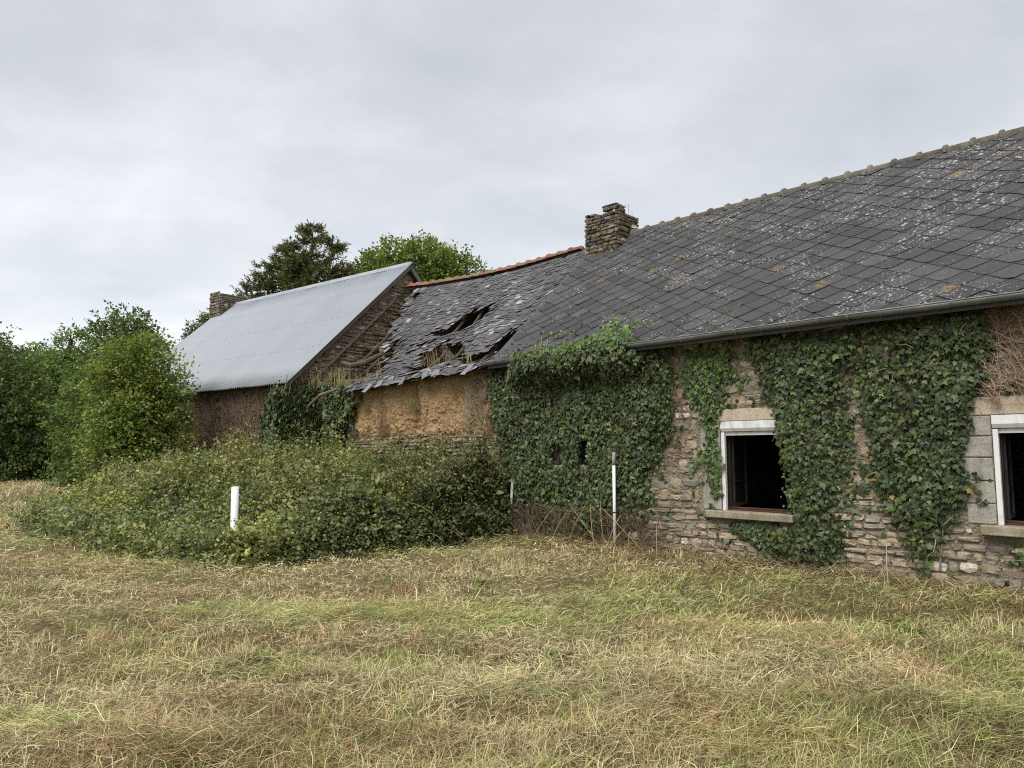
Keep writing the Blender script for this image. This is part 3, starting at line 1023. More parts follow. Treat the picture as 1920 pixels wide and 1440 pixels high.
def stone_box(name, parent, x0, x1, y0, y1, z0, ztop, wr, hr, mat_core, limit, key, taper=0.0, cols=STONE_COLS):
    """chimney: core box with rubble on the four sides; ztop(x,y) gives the ragged top"""
    zc = max(z0 + .1, min(ztop(x, y) for x in (x0, x1) for y in (y0, y1)) - 0.05)
    core = MB().box(x0 + .02, x1 - .02, y0 + .02, y1 - .02, z0, zc)
    ch = core.obj(name, mat_core, parent)
    ps = []
    for face in range(4):
        if face in (0, 2): a0, a1 = x0, x1
        else: a0, a1 = y0, y1
        zt = max(ztop(x, y) for x in (x0, (x0 + x1) / 2, x1) for y in (y0, (y0 + y1) / 2, y1))
        def pt(u, w, z):          # u along, w out
            if face == 0: return (u, y0 + w, z)
            if face == 2: return (x0 + x1 - u, y1 - w, z)
            if face == 1: return (x1 - w, u, z)
            return (x0 + w, y0 + y1 - u, z)
        for V, Fc, c, ctr in rubble(a0, a1, z0, zt, wr, hr, lambda u, z: z > ztop(*pt(u, 0, 0)[:2]), 0.0, 0.03, 0.006, cols, 0.01):
            V2 = [pt(a, w, z) for a, w, z in V]
            ps.append((V2, Fc, c, pt(*ctr)))
    emit(ps, 'stone', M['stone'], ch, limit, key, 'far_stones')
    return ch


def build_chimney_a():
    def ztop(x, y):
        if y < 2.8: return 6.74 if x < -4.02 else 6.80
        return 6.64
    cols = [(0.10, 0.09, 0.07), (0.135, 0.12, 0.095), (0.08, 0.073, 0.06), (0.17, 0.155, 0.13), (0.12, 0.105, 0.065)]
    ch = stone_box('chimney', house, -4.43, -3.58, 2.48, 3.2, 5.55, ztop, (0.10, 0.26), (0.05, 0.115), M['mortar'], 200, keyA, cols=cols)
    # loose capping stones
    for x, y, z, s in ((-4.30, 2.60, 6.705, .12), (-3.68, 3.08, 6.62, .09)):
        V, Fc = stone_poly(x - s, x + s, y - s * .8, y + s * .8, 0, .05, .35)
        V = [(a, c, z - b * .45) for a, b, c in V]
        MB().add(V, Fc, (0.13, 0.12, 0.08)).obj('cap_stone', M['stone'], ch)
    MB().tube([(-3.72, 3.08, 6.5), (-3.74, 3.1, 6.96)], .006, 5).obj('rod', M['zinc'], ch)
    MB().tube([(-3.66, 3.1, 6.5), (-3.65, 3.1, 6.78)], .005, 5).obj('rod', M['zinc'], ch)


build_chimney_a()

# ================================================================== ruined middle house
ruin = empty('ruined_house', tuple(Aw(-7.6, 0, 0)), RA)
tag(ruin, 'ruined house with sagging holed slate roof over an ochre earth wall', 'house')
RX = -7.6       # local origin of the ruin along the facade


def ridge_z(x): return np.interp(x, [-11.5, -10.5, -8.5, -7.0, -5.0, -4.2], [6.44, 6.34, 6.21, 6.17, 6.22, 6.26]) - 0.05
def eave_z(x): return np.interp(x, [-11, -9.57, -8.68, -7.85, -7.07, -6.35, -5.5, -4.9, -4.5], [2.94, 3.01, 3.05, 3.08, 3.12, 3.14, 3.13, 3.18, 3.23])


def ruin_roof(x, t, lift=0.0):
    """t 0 eave .. 1 ridge, ruin-local coordinates"""
    x = np.asarray(x, float); t = np.asarray(t, float)
    y = -0.32 + t * 3.32
    z = eave_z(x) + (ridge_z(x) - eave_z(x)) * t
    sag = 0.11 * np.sin(np.pi * t) * (0.4 + fbm(x * 0.5 + 4, t * 2.0, seed=21)) + 0.16 * (fbm(x * 1.3, t * 4.5, seed=5) - 0.5)
    for hx, ht, d, rx, rt in ((-6.9, .25, .16, 1.3, .12), (-5.0, .2, .12, .6, .12), (-7.4, .55, .10, 1.0, .1), (-9.6, .35, .18, .7, .2), (-10.3, .62, .1, .6, .12)):
        sag = sag + d * np.exp(-((x - hx) / rx) ** 2 - ((t - ht) / rt) ** 2)
    z = z - sag * sstep(0.0, 0.1, t) * sstep(1.0, 0.88, t)
    return np.stack([x - RX, y - lift * 0.66, z + lift * 0.75], -1)


# holes in (x, v/SLOPE) taken on the roof plane
RSL = 4.45
def rp(L): return [(x, v / RSL) for x, v in L]
HOLES = [rp([(-8.35, 2.15), (-7.9, 2.45), (-7.45, 2.90), (-6.7, 2.92), (-6.45, 2.62), (-6.7, 2.32), (-7.3, 2.12), (-7.9, 1.95)]),
         rp([(-7.85, 1.30), (-7.2, 1.62), (-6.5, 1.50), (-5.95, 1.05), (-5.9, 0.45), (-6.8, 0.55), (-7.4, 0.75)]),
         rp([(-5.95, 0.50), (-5.5, 1.0), (-4.95, 1.52), (-4.5, 1.62), (-4.55, 1.05), (-4.85, 0.55), (-5.4, 0.22)]),
         rp([(-7.55, 0.55), (-7.0, 0.70), (-6.3, 0.50), (-6.5, 0.20), (-7.2, 0.26)]),
         rp([(-8.5, 1.62), (-8.0, 1.78), (-7.9, 1.52), (-8.3, 1.42)]),
         rp([(-9.95, 2.25), (-9.35, 2.1), (-9.05, 1.45), (-9.6, 1.35)]),
         rp([(-11.0, 4.0), (-10.45, 4.15), (-10.5, 3.7)]),
         rp([(-9.3, .95), (-8.75, 1.0), (-8.7, .7), (-9.1, .6)])]
def left_edge(v): return np.interp(v, [-0.5, 0.15, 0.4, 0.7, 1.4, 1.9, 2.3, 2.8, 3.3, 3.6, 4.0, 4.5], [-9.5, -9.45, -8.85, -8.95, -9.55, -10.1, -10.0, -10.6, -10.4, -11.0, -10.85, -11.4])


def in_hole(x, t, grow=0.0):
    x = np.asarray(x, float); t = np.asarray(t, float)
    r_ = np.zeros(x.shape, bool)
    for H in HOLES:
        P = [(a, b * RSL) for a, b in H]
        r_ |= poly_sd(x, t * RSL, P) > -grow
    return r_


def build_ruin():
    # walls: stone base, cob above
    def cobtop(x): return eave_z(x) - 0.02
    wall = MB().box(-11.1 - RX, -4.57 - RX, 0.02, 0.56, -0.3, 1.93).obj('wall', M['mortar'], ruin)
    st = rubble(-10.9 - RX, -4.6 - RX, 1.0, 1.97, (0.14, 0.34), (0.05, 0.10), lambda x, z: -8.42 < x + RX < -8.18 and 1.36 < z < 1.56, 0.02, 0.03, 0.008, [(0.25, 0.20, 0.14), (0.21, 0.175, 0.125), (0.285, 0.225, 0.155), (0.18, 0.155, 0.115)], 0.03)
    emit(st, 'stone', M['stone'], wall, 300, lambda pc: pc[3][0], 'far_stones')
    # little vent with slate hood; a solid black block paints its shaded opening
    v = MB().box(-8.42 - RX, -8.18 - RX, -.06, .10, 1.35, 1.55).obj('vent', M['rubber_and_hole_black'], ruin)
    MB().box(-8.50 - RX, -8.12 - RX, -.13, .06, 1.553, 1.575, jit=.006).obj('hood', M['zinc'], v)
    # cob: displaced front sheet with thickness
    xs = np.linspace(-9.75, -4.58, 260); zs = np.linspace(1.92, 3.30, 90)
    X, Z = np.meshgrid(xs, zs)
    Zt = np.minimum(Z, cobtop(X) + 0.12)
    D = -0.12 * (fbm(X * 1.4, Z * 1.6, seed=31) - 0.4) - (0.04 + .035 * sstep(2.7, 2.2, Z)) * (fbm(X * 7, Z * 9, seed=32, gain=.65) - 0.5) - 0.06 * (fbm(X * 20, Z * 20, octv=2, seed=35) - 0.5)
    crack = np.exp(-((X + 7.05 + 0.06 * np.sin(Z * 7)) / 0.05) ** 2) + 0.7 * np.exp(-((X + 6.75 - (Z - 2.0) * .1) / 0.035) ** 2) * (Z < 2.5)
    D = D + 0.12 * crack
    lower = np.exp(-((Z - 1.92) / 0.08) ** 2) * 0.05
    Y = D + lower
    n1, n0 = len(zs), len(xs)
    ii = np.arange(n0 * n1).reshape(n1, n0)
    F1 = np.stack([ii[:-1, :-1], ii[:-1, 1:], ii[1:, 1:], ii[1:, :-1]], -1).reshape(-1, 4)
    V1 = np.stack([X - RX, Y, Zt], -1).reshape(-1, 3)
    V2 = np.stack([X - RX, 0 * Y + 0.5, Zt], -1).reshape(-1, 3)
    F2 = F1[:, ::-1] + len(V1)
    e = []
    nb = len(V1)
    for a in (ii[0], ii[-1][::-1], ii[:, -1], ii[:, 0][::-1]):
        e.append(np.stack([a[1:], a[:-1], a[:-1] + nb, a[1:] + nb], -1))
    np_obj('earth_wall', np.concatenate([V1, V2]), [F1, F2] + e, M['cob'], ruin, smooth=True)
    MB().box(-11.1 - RX, -9.78 - RX, 0.03, 0.5, 1.935, 2.8, jit=.03).obj('wall', M['mortar'], ruin)
    MB().box(-11.2 - RX, -4.57 - RX, 5.5, 6.0, -0.3, 3.2).obj('back_wall', M['mortar'], ruin)
    MB().box(-11.2 - RX, -4.57 - RX, .57, 5.49, 0.1, 0.18).obj('room_floor', M['dirt_floor'], ruin)
    MB().box(-11.0 - RX, -4.58 - RX, .57, 5.49, 2.5, 2.56).obj('loft_floor', M['old_beam'], ruin)
    # roof carcass: boards with the holes left open, far slope closed
    xs = np.linspace(-11.45, -4.3, 120); ts = np.linspace(0.0, 1.0, 70)
    X, T = np.meshgrid(xs, ts)
    P = ruin_roof(X, T, -0.03)
    ii = np.arange(P.shape[0] * P.shape[1]).reshape(P.shape[:2])
    F1 = np.stack([ii[:-1, :-1], ii[:-1, 1:], ii[1:, 1:], ii[1:, :-1]], -1).reshape(-1, 4)
    cx = (X[:-1, :-1] + X[1:, 1:]).ravel() / 2; ct = (T[:-1, :-1] + T[1:, 1:]).ravel() / 2
    keep = ~in_hole(cx, ct, 0.03) & (cx > left_edge(ct * RSL) + 0.1)
    roof = np_obj('roof', P.reshape(-1, 3), F1[keep], M['old_beam'], ruin, smooth=True)
    V = [(-11.45 - RX, 3.0, 6.35), (-4.3 - RX, 3.0, 6.18), (-4.3 - RX, 6.3, 3.1), (-11.45 - RX, 6.3, 3.1)]
    V += [(a, b, c - .06) for a, b, c in V]
    o = MB().add(V, [(0, 1, 2, 3), (7, 6, 5, 4), (0, 4, 5, 1), (1, 5, 6, 2), (2, 6, 7, 3), (3, 7, 4, 0)], (0.08, 0.08, 0.085)).obj('back_roof', M['old_slate'], ruin)
    # slates
    EXP, WD = 0.086, 0.155
    sl = []
    ncourse = int(RSL / EXP)
    PX = np.linspace(-12, -4, 160); PG = fbm(np.tile(PX * 1.4, (ncourse, 1)), np.tile((np.arange(ncourse) * EXP * 2.2)[:, None], (1, 160)), seed=77)
    for cidx in range(ncourse - 1):
        v = cidx * EXP - 0.03
        x = -11.6 + random.uniform(0, WD)
        while x < -4.12:
            w = WD * random.uniform(0.75, 1.25) * (random.uniform(1.0, 1.7) if v < .2 else 1)
            xc = x + w / 2; t = v / RSL
            x += w
            le = left_edge(v) + 0.10 * math.sin(v * 23) + random.gauss(0, .05)
            if xc < le or xc > -4.15 - 0.10 * math.sin(v * 9) + (0.12 if cidx % 2 else 0): continue
            if bool(in_hole([xc], [max(t, 0) + 0.012], 0.0)[0]): continue
            nearh = bool(in_hole([xc], [t], 0.16)[0]); edge = xc < le + 0.35; eav = v < 0.22
            wild = 3.0 if (nearh or edge) else (1.5 if eav else 1.0)
            if random.random() < 0.012 * wild and not eav: continue
            ang = random.gauss(0, 0.045) * wild
            if eav and random.random() < 0.05: ang = random.uniform(-.5, .5)
            slip = random.gauss(0, 0.012) * wild - (0.05 if random.random() < 0.04 else 0)
            tilt = abs(random.gauss(0, 0.008)) * wild
            ln = 0.21
            def Q(a, b, th):
                aa = a * math.cos(ang) - b * math.sin(ang); bb = b * math.cos(ang) + a * math.sin(ang)
                vv = v + bb + slip
                lift = 0.020 + tilt - (bb / ln) * (0.016 + tilt) + th
                tt = vv / RSL
                return (xc + aa, min(tt, 0.995), max(lift, -0.01), 0.10 * min(tt, 0))
            h = w / 2 * 0.985
            c1, c2 = random.uniform(0, .02), random.uniform(0, .02)
            pts = [(-h, c1), (-h * .3, random.uniform(-.006, .008)), (h * .4, random.uniform(-.006, .008)), (h, c2), (h, ln), (-h, ln)]
            Vt = [Q(a, b, 0.005) for a, b in pts] + [Q(a, b, 0.0) for a, b in pts]
            Fc = [tuple(range(6))] + [(i + 6, (i + 1) % 6 + 6, (i + 1) % 6, i) for i in range(4)] + [(11, 6, 0, 5)]
            s = random.uniform(0.7, 1.3)
            patch = float(np.interp(xc, PX, PG[int(cidx)]))
            pale = random.random() < (0.015 + 0.45 * max(0, patch - 0.60) / 0.2 + (0.12 if nearh else 0) + (0.15 if eav else 0))
            col = (0.074, 0.072, 0.076)
            if pale: col = random.choice(((0.17, 0.168, 0.165), (0.14, 0.138, 0.137), (0.25, 0.245, 0.24)))
            cc = (xc, max(t, 0), 0, 0)
            sl.append((Vt + [cc], Fc, tuple(q * s for q in col)))
    allq = np.array([p for e in sl for p in e[0]])
    allp = ruin_roof(allq[:, 0], allq[:, 1], 0.0)
    allp[:, 1] -= allq[:, 2] * 0.66; allp[:, 2] += allq[:, 2] * 0.75 + allq[:, 3]
    o_ = 0; sl2 = []
    for Vt, Fc, c in sl:
        P = [tuple(map(float, p)) for p in allp[o_:o_ + len(Vt)]]; o_ += len(Vt)
        sl2.append((P[:-1], Fc, c, P[-1]))
    sl = sl2
    # slipped and hanging slates
    for k in range(14):
        xc = random.uniform(-9.4, -4.7); a = random.uniform(-.6, .6)
        p = ruin_roof(xc, random.uniform(-0.005, 0.03), 0.05)
        w, l = random.uniform(.05, .09), random.uniform(.12, .2)
        ca, sa = math.cos(a), math.sin(a)
        V = []
        for th in (0, .008):
            for u, q in ((-w, -l), (w, -l * .9), (w, l * .4), (-w, l * .5)):
                uu, qq = u * ca - q * sa, u * sa + q * ca
                V.append((p[0] + uu, p[1] + qq * .62 - th, p[2] + qq * .72 + th - .02))
        s = random.uniform(.5, 1.6)
        sl.append((V, [(0, 3, 2, 1), (4, 5, 6, 7), (0, 1, 5, 4), (1, 2, 6, 5), (2, 3, 7, 6), (3, 0, 4, 7)], (0.11 * s, 0.11 * s, 0.115 * s), tuple(float(q) for q in p)))
    emit(sl, 'slate', M['old_slate'], roof, 300, lambda pc: (pc[3][2] > 4.2) * 3 - pc[3][0] * 0.25 + abs(pc[3][2] - 3.1), 'far_slates')
    # clay ridge tiles
    x = -4.95; n = 7
    while x > -11.45:
        L_ = 0.335
        V = []
        tilt = random.gauss(0, .015)
        for xx, rr in ((x, 0.088), (x - L_ + .05, 0.105), (x - L_ + .048, .125), (x - L_, 0.128)):
            for k in range(n + 1):
                a = math.pi * k / n
                V.append((xx - RX, 3.0 + math.cos(a) * rr * 1.1, float(ridge_z(xx)) + 0.02 + math.sin(a) * rr * .95 + tilt * (xx - x)))
        Fc = [(q * (n + 1) + k, (q + 1) * (n + 1) + k, (q + 1) * (n + 1) + k + 1, q * (n + 1) + k + 1) for q in range(3) for k in range(n)]
        Fc += [tuple(range(n + 1)), tuple(3 * (n + 1) + k for k in range(n, -1, -1))]
        MB().add(V, Fc, (random.uniform(.75, 1.25), random.uniform(.8, 1.15), random.uniform(.8, 1.15))).obj('ridge_tile', M['ridge_clay'], roof, True)
        x -= L_
    # purlins, rafters and the fallen one
    for t, dz in ((.18, .16), (.5, .18), (.82, .18)):
        pts = [tuple(ruin_roof(xx, t, -dz)) for xx in np.linspace(-11.2, -4.6, 14)]
        MB().tube(pts, 0.075, 7).obj('purlin', M['old_beam'], ruin)
    for xx in np.linspace(-10.6, -4.8, 11):
        pts = [tuple(ruin_roof(xx + random.gauss(0, .02), t, -0.10)) for t in np.linspace(0.01, 0.97, 8)]
        MB().tube(pts, 0.032, 5).obj('rafter', M['old_beam'], ruin)
    MB().tube([(-10.75 - RX, -0.52, 2.72), (-10.2 - RX, -0.50, 2.98), (-9.55 - RX, -.42, 3.10)], [.03, .038, .03], 6).obj('rafter', M['grey_plank'], ruin)
    MB().tube([(-10.95 - RX, .55, 3.93), (-10.3 - RX, .42, 3.78), (-9.6 - RX, .38, 3.80), (-8.9 - RX, .4, 3.95)], [.06, .07, .07, .05], 7).obj('purlin', M['old_beam'], ruin)


build_ruin()

# ================================================================== tin-roofed house
tin = empty('tin_roofed_house', tuple(OB), RB)
tag(tin, 'stone house with pale corrugated metal roof and end chimney, beside the ruin', 'house')


def build_tin():
    EY, EZ, RZ = -4.12, 3.29, 7.13
    tn = (RZ - EZ) / (-EY); th = math.atan(tn); SL = -EY / math.cos(th)
    X0, X1 = -9.62, 0.10
    wy = -3.82
    wall = MB().box(-9.3, -0.12, wy + .02, wy + .6, -0.3, 3.46).obj('wall', M['mortar'], tin)
    st = rubble(-9.3, -0.12, 0.9, 3.42, (0.16, 0.36), (0.07, 0.14), lambda x, z: False, wy + .02, 0.016, 0.014, [(0.17, 0.125, 0.085), (0.14, 0.105, 0.075), (0.2, 0.15, 0.1), (0.12, 0.095, 0.07)])
    emit(st, 'stone', M['stone'], wall, 200, lambda pc: (pc[3][0] < -5.5) * 50 + keyB(pc), 'far_stones')
    MB().box(-9.3, -0.12, 3.3, 3.85, -0.3, 3.42).obj('back_wall', M['mortar'], tin)
    # gables
    for gx0, gx1, sgn in ((-0.50, -0.10, 1), (-9.3, -8.9, -1)):
        prof = [(wy + .01, -.3), (3.86, -.3), (3.86, 3.3), (0.0, 6.93), (wy + .01, 3.37)]
        V = [(gx0, y, z) for y, z in prof] + [(gx1, y, z) for y, z in prof]
        gw = MB().add(V, [(4, 3, 2, 1, 0), (5, 6, 7, 8, 9)] + [(i, (i + 1) % 5, 5 + (i + 1) % 5, 5 + i) for i in range(5)]).obj('gable_wall', M['mortar'], tin)
        if sgn > 0:
            ps = []
            def top(u): return 3.37 + (u - wy) * (6.93 - 3.37) / (-wy) - 0.06 if u < 0 else 6.9 - u * .94
            for V, Fc, c, ctr in rubble(wy + .02, 3.0, 1.6, 6.9, (0.12, 0.30), (0.045, 0.11), lambda u, z: z > top(u) - .03, 0, 0.035, 0.006, [(0.28, 0.22, 0.155), (0.23, 0.19, 0.14), (0.33, 0.265, 0.185), (0.19, 0.16, 0.125), (0.3, 0.215, 0.13)], 0.03):
                ps.append(([(gx1 - w + .0, u, z) for u, w, z in V], Fc, c, (gx1, ctr[0], ctr[2])))
            emit(ps, 'stone', M['stone'], gw, 300, lambda pc: -pc[3][2] if pc[3][1] < 0.3 else 10, 'far_stones')
            # weathering course along the old roof line
            k = 0
            u = -3.75
            while u < -0.6:
                w = random.uniform(.16, .34)
                z0 = 3.37 + (u - wy) * 0.932 - 0.52; z1 = 3.37 + (u + w - wy) * 0.932 - 0.52
                V = []
                for xx in (gx1 + .003, gx1 + .13):
                    V += [(xx, u, z0 + random.uniform(-.02, .02)), (xx, u + w - .008, z1 + random.uniform(-.02, .02)), (xx, u + w - .008, z1 + .045), (xx, u, z0 + .045)]
                MB().add(V, [(0, 3, 2, 1), (4, 5, 6, 7), (0, 1, 5, 4), (1, 2, 6, 5), (2, 3, 7, 6), (3, 0, 4, 7)], (0.2, 0.18, 0.15)).obj('ledge_stone', M['stone'], gw)
                u += w
            # red brick scraps tucked under the verge
            for u, dz, c in ((-2.15, .17, (0.36, 0.1, 0.05)), (-1.5, .12, (0.4, 0.15, 0.07)), (-3.05, .12, (0.33, 0.19, 0.07))):
                z0 = 3.37 + (u - wy) * 0.932 - dz
                V, Fc = stone_poly(u - .11, u + .11, z0 - .05, z0 + .05, 0, .07, .4)
                MB().add([(gx1 - w, a, z) for a, w, z in V], Fc, c).obj('brick', M['stone'], gw)
    MB().box(-8.88, -0.52, wy + .62, 3.28, 0.3, 0.4).obj('room_floor', M['dirt_floor'], tin)
    # ---- corrugated sheets, each its own object
    def rp_(x, v, h): return (x, EY + v * math.cos(th) - h * math.sin(th), EZ + v * math.sin(th) + h * math.cos(th))
    roofe = MB().box(X0 + .08, X1 - .06, -.02, .02, RZ - .26, RZ - .12).obj('roof', M['old_beam'], tin)
    for y, z in ((EY + .45, None), (-2.9, None), (-1.75, None), (-0.6, None)):
        zz = EZ + (y - EY) * tn - 0.19
        MB().box(X0 + .1, X1 - .07, y - .035, y + .035, zz - .1, zz + .02).obj('purlin', M['old_beam'], tin)
    nsh = 12
    wsh = (X1 - X0) / nsh
    pitch = wsh / 8
    for s in range(nsh):
        xa = X0 + s * wsh
        xs = np.arange(0, wsh + pitch * 0.6, pitch / 8)
        vs_ = np.linspace(-0.02, SL - 0.01, 7)
        V = []
        for v in vs_:
            for xx in xs:
                h = 0.021 * math.cos(2 * math.pi * xx / pitch) + (0.010 if s % 2 else 0.0)
                V.append(rp_(xa + xx, v, h))
        nx_ = len(xs)
        ii = np.arange(len(V)).reshape(len(vs_), nx_)
        Fq = np.stack([ii[:-1, :-1], ii[:-1, 1:], ii[1:, 1:], ii[1:, :-1]], -1).reshape(-1, 4)
        k = random.uniform(.965, 1.03)
        o = np_obj('roof_sheet', np.array(V), Fq, M['galvanised_tin'], roofe, col=np.full((len(V), 3), k), smooth=True)
        so = o.modifiers.new('solid', 'SOLIDIFY'); so.thickness = 0.003
        sc_ = MB()
        for v in (0.25, 1.5, 2.9, 4.3, SL - .35):
            for q in range(0, 8, 2):
                p = rp_(xa + q * pitch, v + random.gauss(0, .02), 0.022 + (0.010 if s % 2 else 0))
                sc_.box(p[0] - .009, p[0] + .009, p[1] - .009, p[1] + .009, p[2] - .01, p[2] + .008)
        sc_.obj('screws', M['galvanised_tin'], roofe, kind='stuff')
    # far slope
    V = []; xs = np.arange(X0, X1, pitch / 4); vs_ = (0.0, SL)
    for v in vs_:
        for xx in xs:
            p = rp_(xx, v, 0.011 * math.cos(2 * math.pi * (xx - X0) / pitch)); V.append((p[0], -p[1], p[2]))
    ii = np.arange(len(V)).reshape(2, len(xs))
    np_obj('back_sheet', np.array(V), np.stack([ii[:-1, :-1], ii[1:, :-1], ii[1:, 1:], ii[:-1, 1:]], -1).reshape(-1, 4), M['galvanised_tin'], roofe, smooth=True)
    # ridge caps
    x = X0
    while x < X1 - .05:
        xe = min(x + 1.22, X1 + .01)
        V = []
        for xx in (x, xe):
            V += [(xx, -.17, RZ - .17 * tn + .028), (xx, -.03, RZ + .022), (xx, 0, RZ + .034), (xx, .03, RZ + .022), (xx, .17, RZ - .17 * tn + .028)]
        o = MB().add(V, [(i, 5 + i, 6 + i, i + 1) for i in range(4)], (1.08, 1.08, 1.08)).obj('ridge_cap', M['galvanised_tin'], roofe)
        so = o.modifiers.new('solid', 'SOLIDIFY'); so.thickness = 0.003
        x = xe - .02
    # barge boards at the near gable
    for sg in (-1, 1):
        V = []
        for yy, zz in ((-0.01, RZ - .04), (EY + .06, EZ + .02)):
            for xx in (X1 - .06, X1 - .03):
                for dz in (0, -.16):
                    V.append((xx, yy * (1 if sg < 0 else -1), zz + dz))
        MB().add(V, [(0, 1, 5, 4), (2, 6, 7, 3), (0, 4, 6, 2), (1, 3, 7, 5), (0, 2, 3, 1), (4, 5, 7, 6)]).obj('barge_board', M['grey_plank'], tin)
    def zt(x, y): return 7.5 if x < -9.2 else 7.42
    cols = [(0.17, 0.15, 0.125), (0.2, 0.175, 0.14), (0.14, 0.125, 0.105)]
    stone_box('chimney', tin, -9.85, -9.1, -0.62, 0.35, 5.6, zt, (0.14, 0.3), (0.06, 0.11), M['mortar'], 120, keyB, cols=cols)


build_tin()


# ================================================================== ivy
IV = np.array([(0, .30, .03), (0, 0, 0), (.30, -.12, -.05), (.33, .14, -.02), (.52, .34, -.09), (.24, .50, -.01), (0, 1.0, -.10), (-.24, .50, -.01), (-.52, .34, -.09), (-.33, .14, -.02), (-.30, -.12, -.05)], float)
IVF = np.array([(0, i, i + 1) for i in range(1, 10)] + [(0, 10, 1)])
IVY_COLS = np.array([(0.040, 0.058, 0.018), (0.030, 0.043, 0.017), (0.055, 0.075, 0.021), (0.025, 0.036, 0.017), (0.070, 0.092, 0.026), (0.036, 0.05, 0.021)])
IVY_LIGHT = np.array([(0.085, 0.150, 0.035), (0.11, 0.18, 0.045), (0.07, 0.13, 0.03)])
LEAF_VARIANTS = []


def leaf_variants():
    for i in range(10):
        c = IVY_COLS[i % 6] * 1.15 if i < 8 else IVY_LIGHT[i - 8]
        V = IV.copy(); V[:, 2] += RNG.normal(0, .02, len(V)); V[:, 0] *= RNG.uniform(.85, 1.1)
        LEAF_VARIANTS.append(np_mesh('leaf', V, IVF, np.tile(c, (len(V), 1)), M['ivy_leaf']))


leaf_variants()


